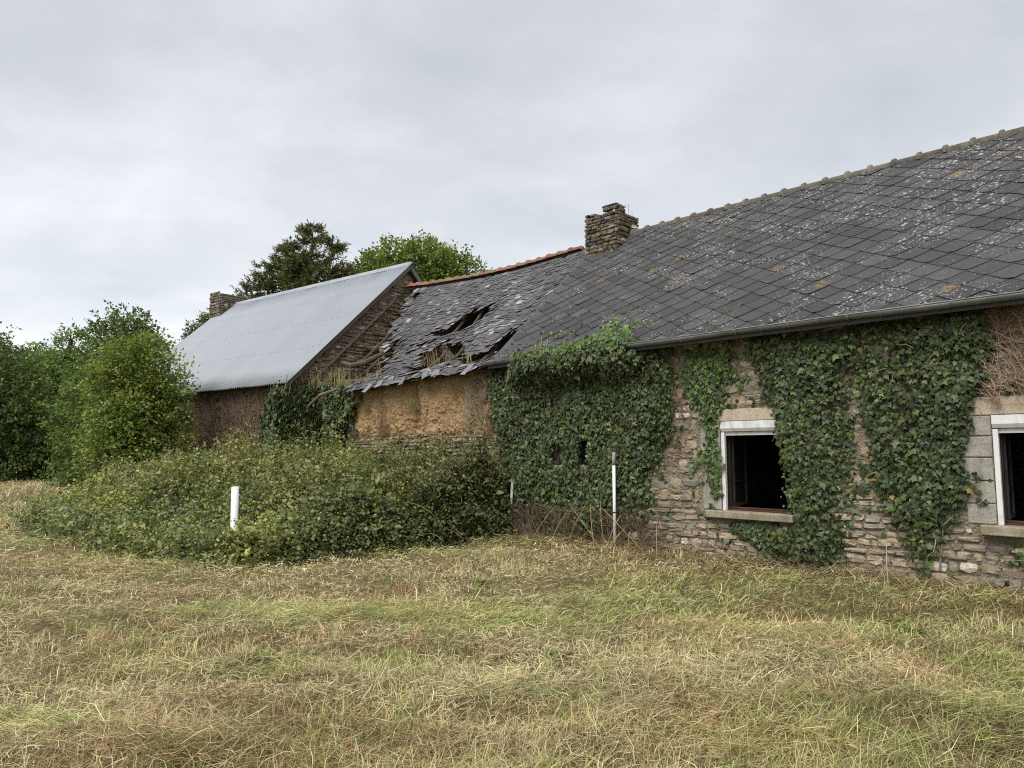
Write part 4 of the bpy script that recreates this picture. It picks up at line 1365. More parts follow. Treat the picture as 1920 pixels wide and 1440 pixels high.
def ivy(name, label, poly, dens, thick, single, root, basis, seed, light=0.04, size=(0.038, 0.078), extra=None, fuzz=0.10, light_fn=None, stems=10, avoid=None, thin=0, tmin=.3):
    """leaves over a wall patch; root Empty in the house frame (ox, ax, ay, rz); poly in (x,z)"""
    rng = np.random.default_rng(seed)
    ox, ax, ay, rz = basis
    px = np.array([p[0] for p in poly]); pz = np.array([p[1] for p in poly])
    bx0, bx1, bz0, bz1 = px.min() - .25, px.max() + .25, pz.min() - .25, pz.max() + .2
    cx0 = (px.min() + px.max()) / 2
    n = int((bx1 - bx0) * (bz1 - bz0) * dens)
    x = rng.uniform(bx0, bx1, n); z = rng.uniform(bz0, bz1, n)
    sd_ = poly_sd(x, z, poly) + fuzz * 2.2 * (fbm(x * 3.2, z * 3.2, seed=seed) - 0.5) + rng.normal(0, fuzz * .25, n)
    cov = fbm(x * 1.6 + 9, z * 1.3, seed=seed + 3)
    keep = (sd_ > 0) & (rng.random(n) < sstep(0.0, 0.12, sd_) * (0.30 + 0.70 * sstep(.32, .46, cov)) + .08)
    ridge = np.abs(fbm(x * 2.6 + 13, z * 1.5, seed=seed + 11) - .5) < .035
    inwin = np.zeros(n, bool)
    for w_ in (W1, W2): inwin |= (x > w_[0] - .06) & (x < w_[1] + .06) & (z > w_[2] - .12) & (z < w_[3] + .2)
    keep |= ridge & (sd_ > -.28) & (rng.random(n) < .2) & ~inwin
    if thin: keep &= rng.random(n) < tmin + (1 - tmin) * sstep(pz.min() + .05, pz.min() + thin, z + .5 * (fbm(x * 2.5, z * 2.5, seed=seed + 2) - .5))
    if avoid is not None: keep &= ~avoid(x, z)
    x, z, sd_ = x[keep], z[keep], sd_[keep]
    n = len(x)
    dep = thick * (0.25 + 1.0 * fbm(x * 2.3, z * 2.3, seed=seed + 5)) * sstep(-0.02, 0.28, sd_)
    u = rng.random(n) ** 0.6
    y = -0.025 - dep * u
    if extra is not None:
        x, y, z = extra(x, y, z, rng)
    pos = np.stack([x - cx0, y, z], -1)
    nr = np.stack([rng.normal(0, .55, n), -np.ones(n), 0.5 + rng.normal(0, .55, n)], -1)
    nr /= np.linalg.norm(nr, axis=1, keepdims=True)
    dv = np.stack([rng.normal(0, .8, n), rng.normal(0, .3, n) - .15, -np.ones(n)], -1)
    s_, d_, n_ = frame(dv, nr)
    sc = rng.uniform(*size, n) * np.exp(rng.normal(-.05, .22, n))
    tone = 0.65 + 1.0 * fbm(x * 2.0 + 3, z * 2.0, seed=seed + 9)
    col = IVY_COLS[rng.integers(0, 6, n)] * rng.uniform(.6, 1.45, (n, 1)) * tone[:, None]
    lp = np.full(n, light) if light_fn is None else light_fn(x, z)
    isl = rng.random(n) < lp
    col[isl] = IVY_LIGHT[rng.integers(0, 3, isl.sum())] * rng.uniform(.7, 1.1, (isl.sum(), 1))
    dead = rng.random(n) < 0.012
    col[dead] = np.array([0.22, 0.15, 0.03])
    r_ = empty(name, tuple(ox + ax * cx0), rz)
    r_.name = name
    tag(r_, label, 'ivy', 'ivy climbing the stone front')
    order = np.argsort(-u * dep * (sc / .08) + rng.random(n) * .03 * (sd_ < .1))
    s_id, rest = order[:single], order[single:]
    V, F_, C = scatter_mesh(IV, IVF, pos[rest], s_[rest], d_[rest], n_[rest], sc[rest], col[rest])
    np_obj('foliage', V, F_, M['ivy_leaf'], r_, col=C, kind='stuff')
    for i in s_id:
        me = LEAF_VARIANTS[int(rng.integers(0, 8)) if not isl[i] else int(rng.integers(8, 10))]
        o = bpy.data.objects.new('leaf', me)
        m = Matrix([[s_[i][k] * sc[i], d_[i][k] * sc[i], n_[i][k] * sc[i], pos[i][k]] for k in range(3)] + [[0, 0, 0, 1]])
        COL.objects.link(o); o.parent = r_
        o.matrix_local = m
    # woody stems climbing through
    b = MB()
    for k in range(stems):
        x0 = rng.uniform(px.min() + .1, px.max() - .1); z0 = max(pz.min() - .25, 0.0) + rng.uniform(0, .3)
        L_ = rng.uniform(.5, 1.0) * (pz.max() - pz.min())
        pts = []; xx = x0; dx = rng.normal(0, .06)
        for q in range(12):
            zz = z0 + L_ * q / 11
            dx += rng.normal(0, .03); xx += dx * .5
            xx = min(max(xx, px.min()), px.max())
            if poly_sd(np.array([xx]), np.array([zz]), poly)[0] < (.03 if .3 < zz < 2.3 else -.1): break
            pts.append((xx - cx0, -.02 - abs(rng.normal(0, .012)), min(zz, pz.max())))
        if len(pts) < 3: continue
        c = random.choice(((0.16, 0.12, 0.085), (0.2, 0.17, 0.13), (0.11, 0.085, 0.06)))
        b.tube(pts, [rng.uniform(.006, .016) * (1 - .6 * q / 11) for q in range(len(pts))], 5, c)
    for k in range(stems):                                # stray runners in front of the leaves
        x0 = rng.uniform(px.min() + .1, px.max() - .1); z0 = rng.uniform(pz.min() + .3, pz.max() - .1)
        if poly_sd(np.array([x0]), np.array([z0]), poly)[0] < 0.08: continue
        pts = [(x0 - cx0, -.05, z0)]; a = rng.uniform(-math.pi, 0)
        for q in range(5):
            a += rng.normal(0, .5)
            st = rng.uniform(.04, .1)
            pts.append((pts[-1][0] + math.cos(a) * st, -.05 - thick * .9 * min(1, q / 2) - rng.uniform(0, .04), pts[-1][2] + math.sin(a) * st * .8))
        b.tube(pts, [.006, .006, .005, .004, .004, .003], 4, random.choice(((0.2, 0.165, 0.12), (0.14, 0.11, 0.075), (0.25, 0.21, 0.16))))
    b.obj('stem', M['stem'], r_)
    return r_


BAS_A = (OA, AX, AY, RA)


def over_gutter(x, y, z, rng):
    """the top of the big ivy spills over the gutter onto the roof edge"""
    w = sstep(-4.3, -3.6, x) * sstep(-0.95, -1.5, x)
    r_ = 0.75 + .5 * fbm(x * 2.2, z * 2.0, seed=8)
    k = np.clip((z - 3.0) / 0.4, 0, 1) * w
    yy = -0.42 * sstep(2.65, 3.12, z) * w + np.maximum(0, k - .6) * 1.1
    y = y * (1 - .4 * k) + yy * r_
    z = z + k * (0.10 + 0.20 * (fbm(x * 1.8, z * 0 + 3, seed=18) - .3) + .12 * sstep(-2.6, -1.7, x))
    return x, y, z


def in_w0(x, z):
    a = (x > -3.10) & (x < -2.86) & (z > 1.38) & (z < 1.80)
    b = (x > -2.52) & (x < -2.34) & (z > 1.38) & (z < 1.84)
    return a | b


def light1(x, z): return 0.04 + 0.75 * sstep(3.15, 3.35, z) * sstep(-4.2, -2.2, x) + 0.12 * sstep(-1.6, -0.9, x)


ivy('ivy', 'big dark ivy spilling over the gutter above the white downpipe', IVY1, 2700, 0.19, 300, house, BAS_A, 101, fuzz=.17, extra=over_gutter, light_fn=light1, stems=26, avoid=in_w0, thin=1.1, tmin=.5)
ivy('ivy', 'small light green ivy tapering down the left side of the fully visible open window', IVY2, 2500, 0.07, 300, house, BAS_A, 102, light=0.45, size=(.045, .085), fuzz=.06, stems=6)
ivy('ivy', 'dark ivy hanging over the right side of the fully visible open window', IVY3, 2800, 0.16, 300, house, BAS_A, 103, light=0.05, fuzz=.13, stems=14, thin=.6)
ivy('ivy', 'dark ivy column tapering to the ground between the two open windows', IVY4, 2800, 0.17, 300, house, BAS_A, 104, light=0.03, fuzz=.15, stems=18, thin=1.25)
ivy('ivy', 'sparse low ivy under the sill of the window cut by the picture edge', IVY5, 500, 0.08, 120, house, BAS_A, 105, light=0.3, stems=3)
IVY6 = [(-12.0, 3.1), (-11.0, 3.3), (-10.2, 3.35), (-9.5, 3.02), (-9.25, 2.75), (-9.4, 2.2), (-9.9, 1.95), (-10.3, 1.5), (-10.5, 0.9), (-12.0, 0.9), (-12.35, 1.6), (-12.25, 2.5)]


def corner_push(x, y, z, rng):
    # front of the tin-roofed house, then its short gable return, then the ruin
    k = np.clip((x + 11.15) / 0.9, 0, 1)
    nx = np.where(x < -11.15, x + .15, np.where(x < -10.25, -11.0 + k * .22, x))
    ny = np.where(x < -11.15, y - 1.02 - (x + 11.15) * .10, np.where(x < -10.25, y - 1.02 * (1 - k) - .1, y - .1 - .12 * sstep(-9.5, -10.2, x)))
    return nx, ny, z


ivy('ivy', 'ivy filling the corner between the tin roof and the earth wall', IVY6, 2300, 0.24, 200, house, BAS_A, 106, fuzz=.3, light=0.09, extra=corner_push, size=(.06, .11), stems=6)


# ================================================================== dead climbers on the walls
def dead_net(name, label, basis, x0, x1, z0, z1, count, seed, col, rad=(.002, .005), y=-.03, upward=True, mask=None):
    rng = np.random.default_rng(seed)
    ox, ax, ay, rz = basis
    cx0 = (x0 + x1) / 2
    b = MB()
    for k in range(count):
        x = rng.uniform(x0, x1); z = rng.uniform(z0, z1)
        if mask is not None and not mask(x, z): continue
        pts = []; a = math.pi / 2 + rng.normal(0, .5)
        for q in range(6):
            if mask is not None and not mask(x, z): break
            pts.append((x - cx0, y - rng.uniform(0, .03), z))
            st = rng.uniform(.05, .13); a += rng.normal(0, .45)
            x += math.cos(a) * st; z += math.sin(a) * st
            if z > z1 + .05: break
        if len(pts) < 3: continue
        c = np.array(col) * rng.uniform(.6, 1.4)
        b.tube(pts, rng.uniform(*rad), 3, tuple(c), cap=False)
    o = b.obj(name, M['stem'])
    o.location = tuple(ox + ax * cx0); o.rotation_euler = (0, 0, rz)
    tag(o, label, 'dead climber', kind=None)
    return o


dead_net('dead_vine', 'brown dead vine stems on the wall above the cut-off window', BAS_A, 3.22, 4.6, 2.05, 3.2, 420, 301, (0.24, 0.17, 0.12))
dead_net('dead_vine', 'thin dead vine roots between the big ivy and the open window', BAS_A, -1.0, 0.5, 1.3, 3.15, 420, 302, (0.2, 0.135, 0.1), (.0012, .003), -.012, mask=lambda x, z: x < -.45 + .2 * max(0, z - 2.2) or (x < .45 and z > 2.45))
dead_net('dead_vine', 'bare grey twigs hanging at the right end of the earth wall', BAS_A, -5.35, -4.75, 1.95, 3.05, 150, 303, (0.2, 0.17, 0.13), (.002, .006), -.09)
dead_net('dead_vine', 'matted dead vine covering the front under the metal roof', (OB - BY * 3.82, BX, BY, RB), -6.5, -0.9, 1.2, 3.35, 2300, 304, (0.15, 0.105, 0.075), (.003, .007), -.03)
dead_net('dead_vine', 'dry tangle at the foot of the wall around the downpipes', BAS_A, -4.4, -0.9, 0.02, 0.7, 520, 305, (0.11, 0.08, 0.052), (.002, .0055), -.16)


# ================================================================== meadow: hay, stubble and grass
BR_POLY = [(-10.1, 15.7), (-8.9, 13.7), (-7.5, 12.45), (-6.2, 11.5), (-4.9, 10.55), (-3.8, 10.1), (-2.9, 10.25), (-2.05, 10.85), (-1.35, 11.75), (-0.7, 12.4), (-0.22, 12.78), (-0.5, 13.4), (-3.5, 16.2), (-5.6, 17.2), (-7.5, 18.4), (-9.0, 19.2), (-10.4, 18.0)]


def meadow():
    rng = np.random.default_rng(77)
    Vs, Fs, Cs = [], [], []
    cnt = [0]

    def blades(X, Y, Z, az, el, L_, w, col, bend):
        n = len(X)
        p0 = np.stack([X, Y, Z], -1)
        d1 = np.stack([np.cos(az) * np.cos(el), np.sin(az) * np.cos(el), np.sin(el)], -1)
        az2 = az + rng.normal(0, .35, n)
        e2 = np.maximum(el - bend, -.35)
        d2 = np.stack([np.cos(az2) * np.cos(e2), np.sin(az2) * np.cos(e2), np.sin(e2)], -1)
        tw = rng.normal(0, .6, n)
        sv = np.stack([-np.sin(az) * np.cos(tw), np.cos(az) * np.cos(tw), np.sin(tw) * .7], -1) * w[:, None]
        p1 = p0 + d1 * (L_ * .5)[:, None]
        p2 = p1 + d2 * (L_ * .5)[:, None]
        g0 = ground_z(p2[:, 0], p2[:, 1])
        p2[:, 2] = np.maximum(p2[:, 2], g0 + .004)
        V = np.stack([p0 - sv, p0 + sv, p1 + sv * .85, p1 - sv * .85, p2], 1).reshape(-1, 3)
        o = (np.arange(n) * 5)[:, None] + cnt[0]
        Fs.append((o + np.array([0, 1, 2]))); Fs.append(o + np.array([0, 2, 3])); Fs.append(o + np.array([3, 2, 4]))
        cc = col[:, None, :] * np.array([.8, .8, 1.0, 1.0, 1.12])[None, :, None]
        Vs.append(V); Cs.append(cc.reshape(-1, 3)); cnt[0] += n * 5

    def place(n, ymin=2.7, ymax=18.0, a=1.2, xk=(-1, 1)):
        u = rng.random(n); b = 1 - a
        Y = (ymin ** b + u * (ymax ** b - ymin ** b)) ** (1 / b)
        X = rng.uniform(*xk, n) * (0.80 * Y + 1.2)
        return X, Y

    def clear(X, Y):
        ax_, ay_ = toA(X, Y); bx_, by_ = toB(X, Y)
        ok = ~((ay_ > -0.02) & (ax_ > -11.5)) & ~((by_ > -3.8) & (bx_ < 0.2) & (bx_ > -9.6))
        return ok & (poly_sd(X, Y, BR_POLY) < 0.12)

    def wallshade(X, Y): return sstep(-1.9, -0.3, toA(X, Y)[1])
    hay_cols = np.array([(0.54, 0.465, 0.255), (0.65, 0.57, 0.35), (0.43, 0.36, 0.195), (0.33, 0.28, 0.16), (0.50, 0.49, 0.235), (0.22, 0.175, 0.10)])
    dry = np.array([(0.55, 0.38, 0.20), (0.48, 0.31, 0.155), (0.60, 0.47, 0.26), (0.37, 0.245, 0.13)])
    green = np.array([(0.26, 0.315, 0.085), (0.35, 0.395, 0.12), (0.17, 0.225, 0.06), (0.42, 0.43, 0.16)])
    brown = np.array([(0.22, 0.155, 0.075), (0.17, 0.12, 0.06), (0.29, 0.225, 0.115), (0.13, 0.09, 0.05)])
    def zg(X, Y): return fbm(X * .36 + .35 * Y + 31, Y * 1.1, seed=65, gain=.62)          # green swaths
    def zd(X, Y): return fbm(X * .75 + 3, Y * 1.0, seed=62, gain=.6)            # rusty stubble
    def zb(X, Y): return fbm(X * .6 + 17, Y * .7, seed=71, gain=.6)             # grey-brown trampled
    def hump(X, Y): return .012 + .07 * sstep(.45, .70, fbm(X * 1.3, Y * 1.7, seed=73, gain=.6)) + .10 * sstep(.44, .60, fbm(X * .20 + .30 * Y, Y * .95, seed=74))

    def pick(pal, n, lo=.8, hi=1.3): return pal[rng.integers(0, len(pal), n)] * rng.uniform(lo, hi, (n, 1))
    def blend(c, d, f): return np.where((rng.random(len(c)) < f)[:, None], d, c)

    def hay_col(X, Y):
        n = len(X)
        c = pick(hay_cols, n)
        c = blend(c, pick(green, n), sstep(.53, .62, zg(X, Y)) * rng.uniform(.4, 1, n))
        c = blend(c, pick(dry, n), sstep(.58, .67, zd(X, Y)) * rng.uniform(.15, .8, n))
        c = blend(c, pick(brown, n), sstep(.54, .66, zb(X, Y)) * .55)
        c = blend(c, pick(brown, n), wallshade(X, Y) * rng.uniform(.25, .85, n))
        return c * (.62 + .76 * fbm(X * 1.5 + 60, Y * 2.3, seed=81, gain=.6))[:, None]

    # loose hay lying in every direction, heaped by the mower
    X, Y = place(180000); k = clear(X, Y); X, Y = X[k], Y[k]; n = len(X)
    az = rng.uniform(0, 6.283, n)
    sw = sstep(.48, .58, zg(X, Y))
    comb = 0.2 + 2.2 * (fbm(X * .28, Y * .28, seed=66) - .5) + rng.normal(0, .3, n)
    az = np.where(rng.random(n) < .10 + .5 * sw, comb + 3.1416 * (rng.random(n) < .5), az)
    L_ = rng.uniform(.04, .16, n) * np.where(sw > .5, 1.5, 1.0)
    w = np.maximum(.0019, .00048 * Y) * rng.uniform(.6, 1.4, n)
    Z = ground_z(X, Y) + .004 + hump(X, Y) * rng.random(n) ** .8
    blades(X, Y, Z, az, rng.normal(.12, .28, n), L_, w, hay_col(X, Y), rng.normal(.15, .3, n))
    # short litter
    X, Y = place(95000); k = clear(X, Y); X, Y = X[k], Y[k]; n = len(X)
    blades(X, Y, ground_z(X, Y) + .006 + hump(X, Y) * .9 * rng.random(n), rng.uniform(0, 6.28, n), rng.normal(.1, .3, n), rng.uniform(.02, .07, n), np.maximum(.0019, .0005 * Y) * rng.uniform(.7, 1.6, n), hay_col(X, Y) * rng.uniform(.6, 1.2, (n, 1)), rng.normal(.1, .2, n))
    # rusty and straw stubble
    X, Y = place(90000); k = clear(X, Y); X, Y = X[k], Y[k]
    f = sstep(.53, .60, zd(X, Y)); f2 = sstep(.56, .62, fbm(X * .8 + 51, Y * .9, seed=61))
    k = rng.random(len(X)) < np.maximum(np.maximum(f, f2 * .8), .06); X, Y, f = X[k], Y[k], f[k]; n = len(X)
    c = blend(pick(hay_cols[:3], n), pick(dry, n), f * rng.uniform(.5, 1, n))
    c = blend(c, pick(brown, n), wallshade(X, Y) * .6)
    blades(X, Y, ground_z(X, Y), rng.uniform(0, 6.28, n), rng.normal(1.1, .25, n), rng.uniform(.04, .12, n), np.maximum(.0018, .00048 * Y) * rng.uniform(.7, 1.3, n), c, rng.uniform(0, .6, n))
    # tussocks: green, straw and rusty
    m = 1700
    X, Y = place(m, a=1.1); k = clear(X, Y); X, Y = X[k], Y[k]; m = len(X)
    g_ = fbm(X * .7 + 11, Y * .9, seed=63); pr = sstep(.45, .62, g_)
    k = rng.random(m) < .15 + .85 * pr; X, Y = X[k], Y[k]; m = len(X)
    kind = rng.random(m) + .35 * (zg(X, Y) - .5) * 4 * .5
    per = 55
    rad = rng.uniform(.04, .16, m)
    Xb = np.repeat(X, per) + rng.normal(0, 1, m * per) * np.repeat(rad, per); Yb = np.repeat(Y, per) + rng.normal(0, 1, m * per) * np.repeat(rad, per)
    n = len(Xb); kk = np.repeat(kind, per)
    c = np.where((kk > .62)[:, None], pick(green, n), np.where((kk > .25)[:, None], pick(hay_cols[:5], n), pick(dry, n)))
    c = blend(c, pick(hay_cols, n), (rng.random(n) < .25).astype(float))
    hgt = np.repeat(rng.uniform(.7, 1.3, m), per)
    ok = clear(Xb, Yb)
    a_ = rng.uniform(0, 6.28, n)
    blades(Xb[ok], Yb[ok], ground_z(Xb, Yb)[ok], a_[ok], rng.normal(1.05, .28, n)[ok], (rng.uniform(.07, .23, n) * hgt)[ok], (np.maximum(.0021, .00052 * Yb) * rng.uniform(.7, 1.3, n))[ok], c[ok], rng.uniform(.1, 1.0, n)[ok])
    # far field on the left
    X, Y = place(34000, 14, 38, 1.02, (-1, -.25)); k = clear(X, Y); X, Y = X[k], Y[k]; n = len(X)
    blades(X, Y, ground_z(X, Y), rng.uniform(0, 6.28, n), rng.normal(.6, .4, n), rng.uniform(.08, .25, n), .0005 * Y * rng.uniform(.7, 1.4, n), hay_col(X, Y), rng.uniform(0, .5, n))
    # hay heaped along the wall foot
    n = 17000
    xa = rng.uniform(-4.4, 6.0, n); ya = -np.abs(rng.normal(0, .40, n)) - .04
    W = OA[None] + AX[None] * xa[:, None] + AY[None] * ya[:, None]
    X, Y = W[:, 0], W[:, 1]
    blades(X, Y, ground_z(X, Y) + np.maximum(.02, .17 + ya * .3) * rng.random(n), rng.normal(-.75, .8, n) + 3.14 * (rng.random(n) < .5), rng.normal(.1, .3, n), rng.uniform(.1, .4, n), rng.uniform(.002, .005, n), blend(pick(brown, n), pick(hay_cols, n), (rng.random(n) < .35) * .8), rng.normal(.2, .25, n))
    V = np.concatenate(Vs); F_ = np.concatenate(Fs); C = np.concatenate(Cs)
    o = np_obj('mown_grass', V, F_, M['straw'], None, col=C, kind='stuff')
    tag(o, 'mown meadow grass, straw and loose hay covering the ground', 'grass')
    print('meadow tris', len(F_))


meadow()


def small_weeds():
    """dock and dandelion rosettes left standing in the hay"""
    rng = np.random.default_rng(5)
    pv = np.array([(0, 0, 0), (.28, .3, .06), (.30, .62, .05), (0, 1, -.12), (-.30, .62, .05), (-.28, .3, .06), (0, .5, 0)], float)
    pf = np.array([(0, 1, 6), (1, 2, 6), (2, 3, 6), (3, 4, 6), (4, 5, 6), (5, 0, 6)])
    spots = [(-2.45, 4.05, 'leafy dock by the lower left edge of the meadow'), (3.6, 6.5, 'small dock under the cut-off window in the hay'), (-.35, 8.3, 'small green dock in the middle of the meadow'), (.35, 5.4, 'green dock among the straw near the centre'), (-3.3, 7.3, 'pale dock in the left part of the meadow'), (1.5, 4.2, 'broad leaved weed low in the near hay')]
    for X, Y, lab in spots:
        n = int(rng.integers(6, 11))
        a = rng.uniform(0, 6.28, n)
        d = np.stack([np.cos(a), np.sin(a), rng.uniform(.25, .9, n)], -1)
        s_, d_, n_ = frame(d, np.tile([0, 0, 1.0], (n, 1)))
        c = np.array([0.10, 0.17, 0.04]) * rng.uniform(.7, 1.4, (n, 1))
        o = None
        r_ = empty('dock_plant', (X, Y, float(ground_z(X, Y)) + .03))
        tag(r_, lab, 'weed', 'docks standing in the hay')
        for i in range(n):
            V, F_, C = scatter_mesh(pv, pf, d[i:i + 1] * .02, s_[i:i + 1], d_[i:i + 1], n_[i:i + 1], rng.uniform(.06, .12, 1), c[i:i + 1])
            np_obj('leaf', V, F_, M['tree_leaf'], r_, col=C)


small_weeds()

# ================================================================== trees and shrubs
LEAF4 = np.array([(0, 0, 0), (.32, .42, .07), (0, 1, -.08), (-.32, .42, .07)], float)
LEAF4F = np.array([(0, 1, 2), (0, 2, 3)])
NEED = np.array([(-.06, 0, 0), (.06, 0, 0), (.015, 1, -.06), (-.015, 1, -.06)], float)
NEEDF = np.array([(0, 1, 2, 3)])


def tree(name, label, cat, base, lobes, n_sprig, per, leaf, cols, seed, trunk_r=.16, group=None, spread=.35, mat='tree_leaf', trunks=1, droop=.0, shell=.55):
    """lobes: (x,y,z,rx,ry,rz) in metres relative to base"""
    rng = np.random.default_rng(seed)
    bz = float(ground_z(base[0], base[1]))
    r_ = empty(name, (base[0], base[1], bz))
    tag(r_, label, cat, group)
    vol = np.array([(l[3] * l[4] + l[4] * l[5] + l[3] * l[5]) for l in lobes]); vol = vol / vol.sum()
    P, D, Q = [], [], []
    for l, f in zip(lobes, vol):
        m = max(6, int(n_sprig * f))
        d = rng.normal(0, 1, (m, 3)); d /= np.linalg.norm(d, axis=1, keepdims=True)
        rad = shell + (1.08 - shell) * rng.random(m) ** .7
        rad *= 0.82 + .42 * fbm(d[:, 0] * 2.2 + 5, d[:, 1] * 2.2, d[:, 2] * 2.2, octv=3, seed=seed)
        P.append(np.array(l[:3]) + d * rad[:, None] * np.array(l[3:])); D.append(d); Q.append(rad)
    P, D, Q = map(np.concatenate, (P, D, Q))
    m = len(P)
    D = D + np.array([0, 0, .35 - droop]) + rng.normal(0, .35, (m, 3)); D /= np.linalg.norm(D, axis=1, keepdims=True)
    k = per
    t = rng.random((m, k))
    pos = P[:, None] + D[:, None] * t[..., None] * spread + rng.normal(0, .16 * spread + .02, (m, k, 3))
    pos = pos.reshape(-1, 3)
    n = len(pos)
    dv = np.repeat(D, k, 0) * .8 + rng.normal(0, .7, (n, 3)) + np.array([0, 0, -.25 - droop])
    nr = rng.normal(0, .55, (n, 3)) + np.array([0, 0, .9])
    s_, d_, n_ = frame(dv, nr)
    sc = rng.uniform(.65, 1.25, n) * leaf
    cc = np.array(cols)
    ci = rng.integers(0, len(cc), m)
    c = np.repeat(cc[ci] * rng.uniform(.75, 1.25, (m, 1)), k, 0) * rng.uniform(.8, 1.2, (n, 1))
    keep = pos[:, 2] > .03
    V, F_, C = scatter_mesh(LEAF4, LEAF4F, pos[keep], s_[keep], d_[keep], n_[keep], sc[keep], c[keep])
    np_obj('crown', V, F_, M[mat], r_, col=C)
    b = MB()
    ctr = np.average(np.array([l[:3] for l in lobes]), axis=0, weights=vol)
    for q in range(trunks):
        off = np.array([rng.normal(0, .18), rng.normal(0, .18), 0]) if trunks > 1 else np.zeros(3)
        tp = ctr + (rng.normal(0, .5, 3) * (trunks > 1))
        pts = [off + (tp - off) * u + np.array([math.sin(u * 5 + q) * .08, math.cos(u * 4 + q) * .08, 0]) * (u > 0) for u in np.linspace(0, 1, 7)]
        pts[0] = pts[0] - np.array([0, 0, .15])
        b.tube(pts, list(np.linspace(trunk_r, trunk_r * .45, 7)), 8)
    b.obj('trunk', M['bark'], r_, True)
    b = MB()
    for l in lobes:
        a = ctr * np.array([.6, .6, .55]) if trunks == 1 else np.array([rng.normal(0, .15), rng.normal(0, .15), .4])
        e = np.array(l[:3]) + np.array([0, 0, .1 * l[5]])
        mid = (a + e) / 2 + rng.normal(0, .15, 3)
        b.tube([a, mid, e], [trunk_r * .5, trunk_r * .32, trunk_r * .12], 6)
        for q in range(5):
            d = rng.normal(0, 1, 3); d /= np.linalg.norm(d)
            b.tube([mid * .3 + e * .7, e + d * np.array(l[3:]) * .5, e + d * np.array(l[3:]) * .9], [trunk_r * .2, trunk_r * .1, trunk_r * .04], 5)
    b.obj('limb', M['bark'], r_, True)
    return r_


def lobe_cloud(c, r_, n, seed, k=(.38, .6)):
    rng = np.random.default_rng(seed)
    out = []
    for i in range(n):
        d = rng.normal(0, 1, 3); d /= np.linalg.norm(d)
        rr = rng.uniform(.45, .78)
        s = rng.uniform(*k)
        out.append((c[0] + d[0] * r_[0] * rr, c[1] + d[1] * r_[1] * rr, c[2] + d[2] * r_[2] * rr, r_[0] * s, r_[1] * s, r_[2] * s))
    return out


DARK = [(0.040, 0.070, 0.026), (0.050, 0.086, 0.030), (0.034, 0.06, 0.024), (0.06, 0.098, 0.034)]
MID = [(0.06, 0.105, 0.028), (0.075, 0.13, 0.034), (0.048, 0.085, 0.026), (0.09, 0.145, 0.04)]
BRIGHT = [(0.105, 0.16, 0.04), (0.13, 0.19, 0.046), (0.085, 0.13, 0.034), (0.15, 0.20, 0.055), (0.065, 0.105, 0.03)]
WALN = [(0.10, 0.155, 0.036), (0.13, 0.19, 0.045), (0.08, 0.125, 0.032), (0.06, 0.095, 0.028)]
CONI = [(0.06, 0.078, 0.032), (0.078, 0.098, 0.036), (0.046, 0.06, 0.028), (0.10, 0.118, 0.044)]


def warm(P, k): return [(a * k * 1.22, b_ * k * 1.05, c * k) for a, b_, c in P]


DARK, MID, BRIGHT, WALN = warm(DARK, 1.45), warm(MID, 1.5), warm(BRIGHT, 1.2), warm(WALN, 1.35)
CONI = warm(CONI, 1.1)


def at(px, y): return ((px - 960) / 1331.0 * y, y)


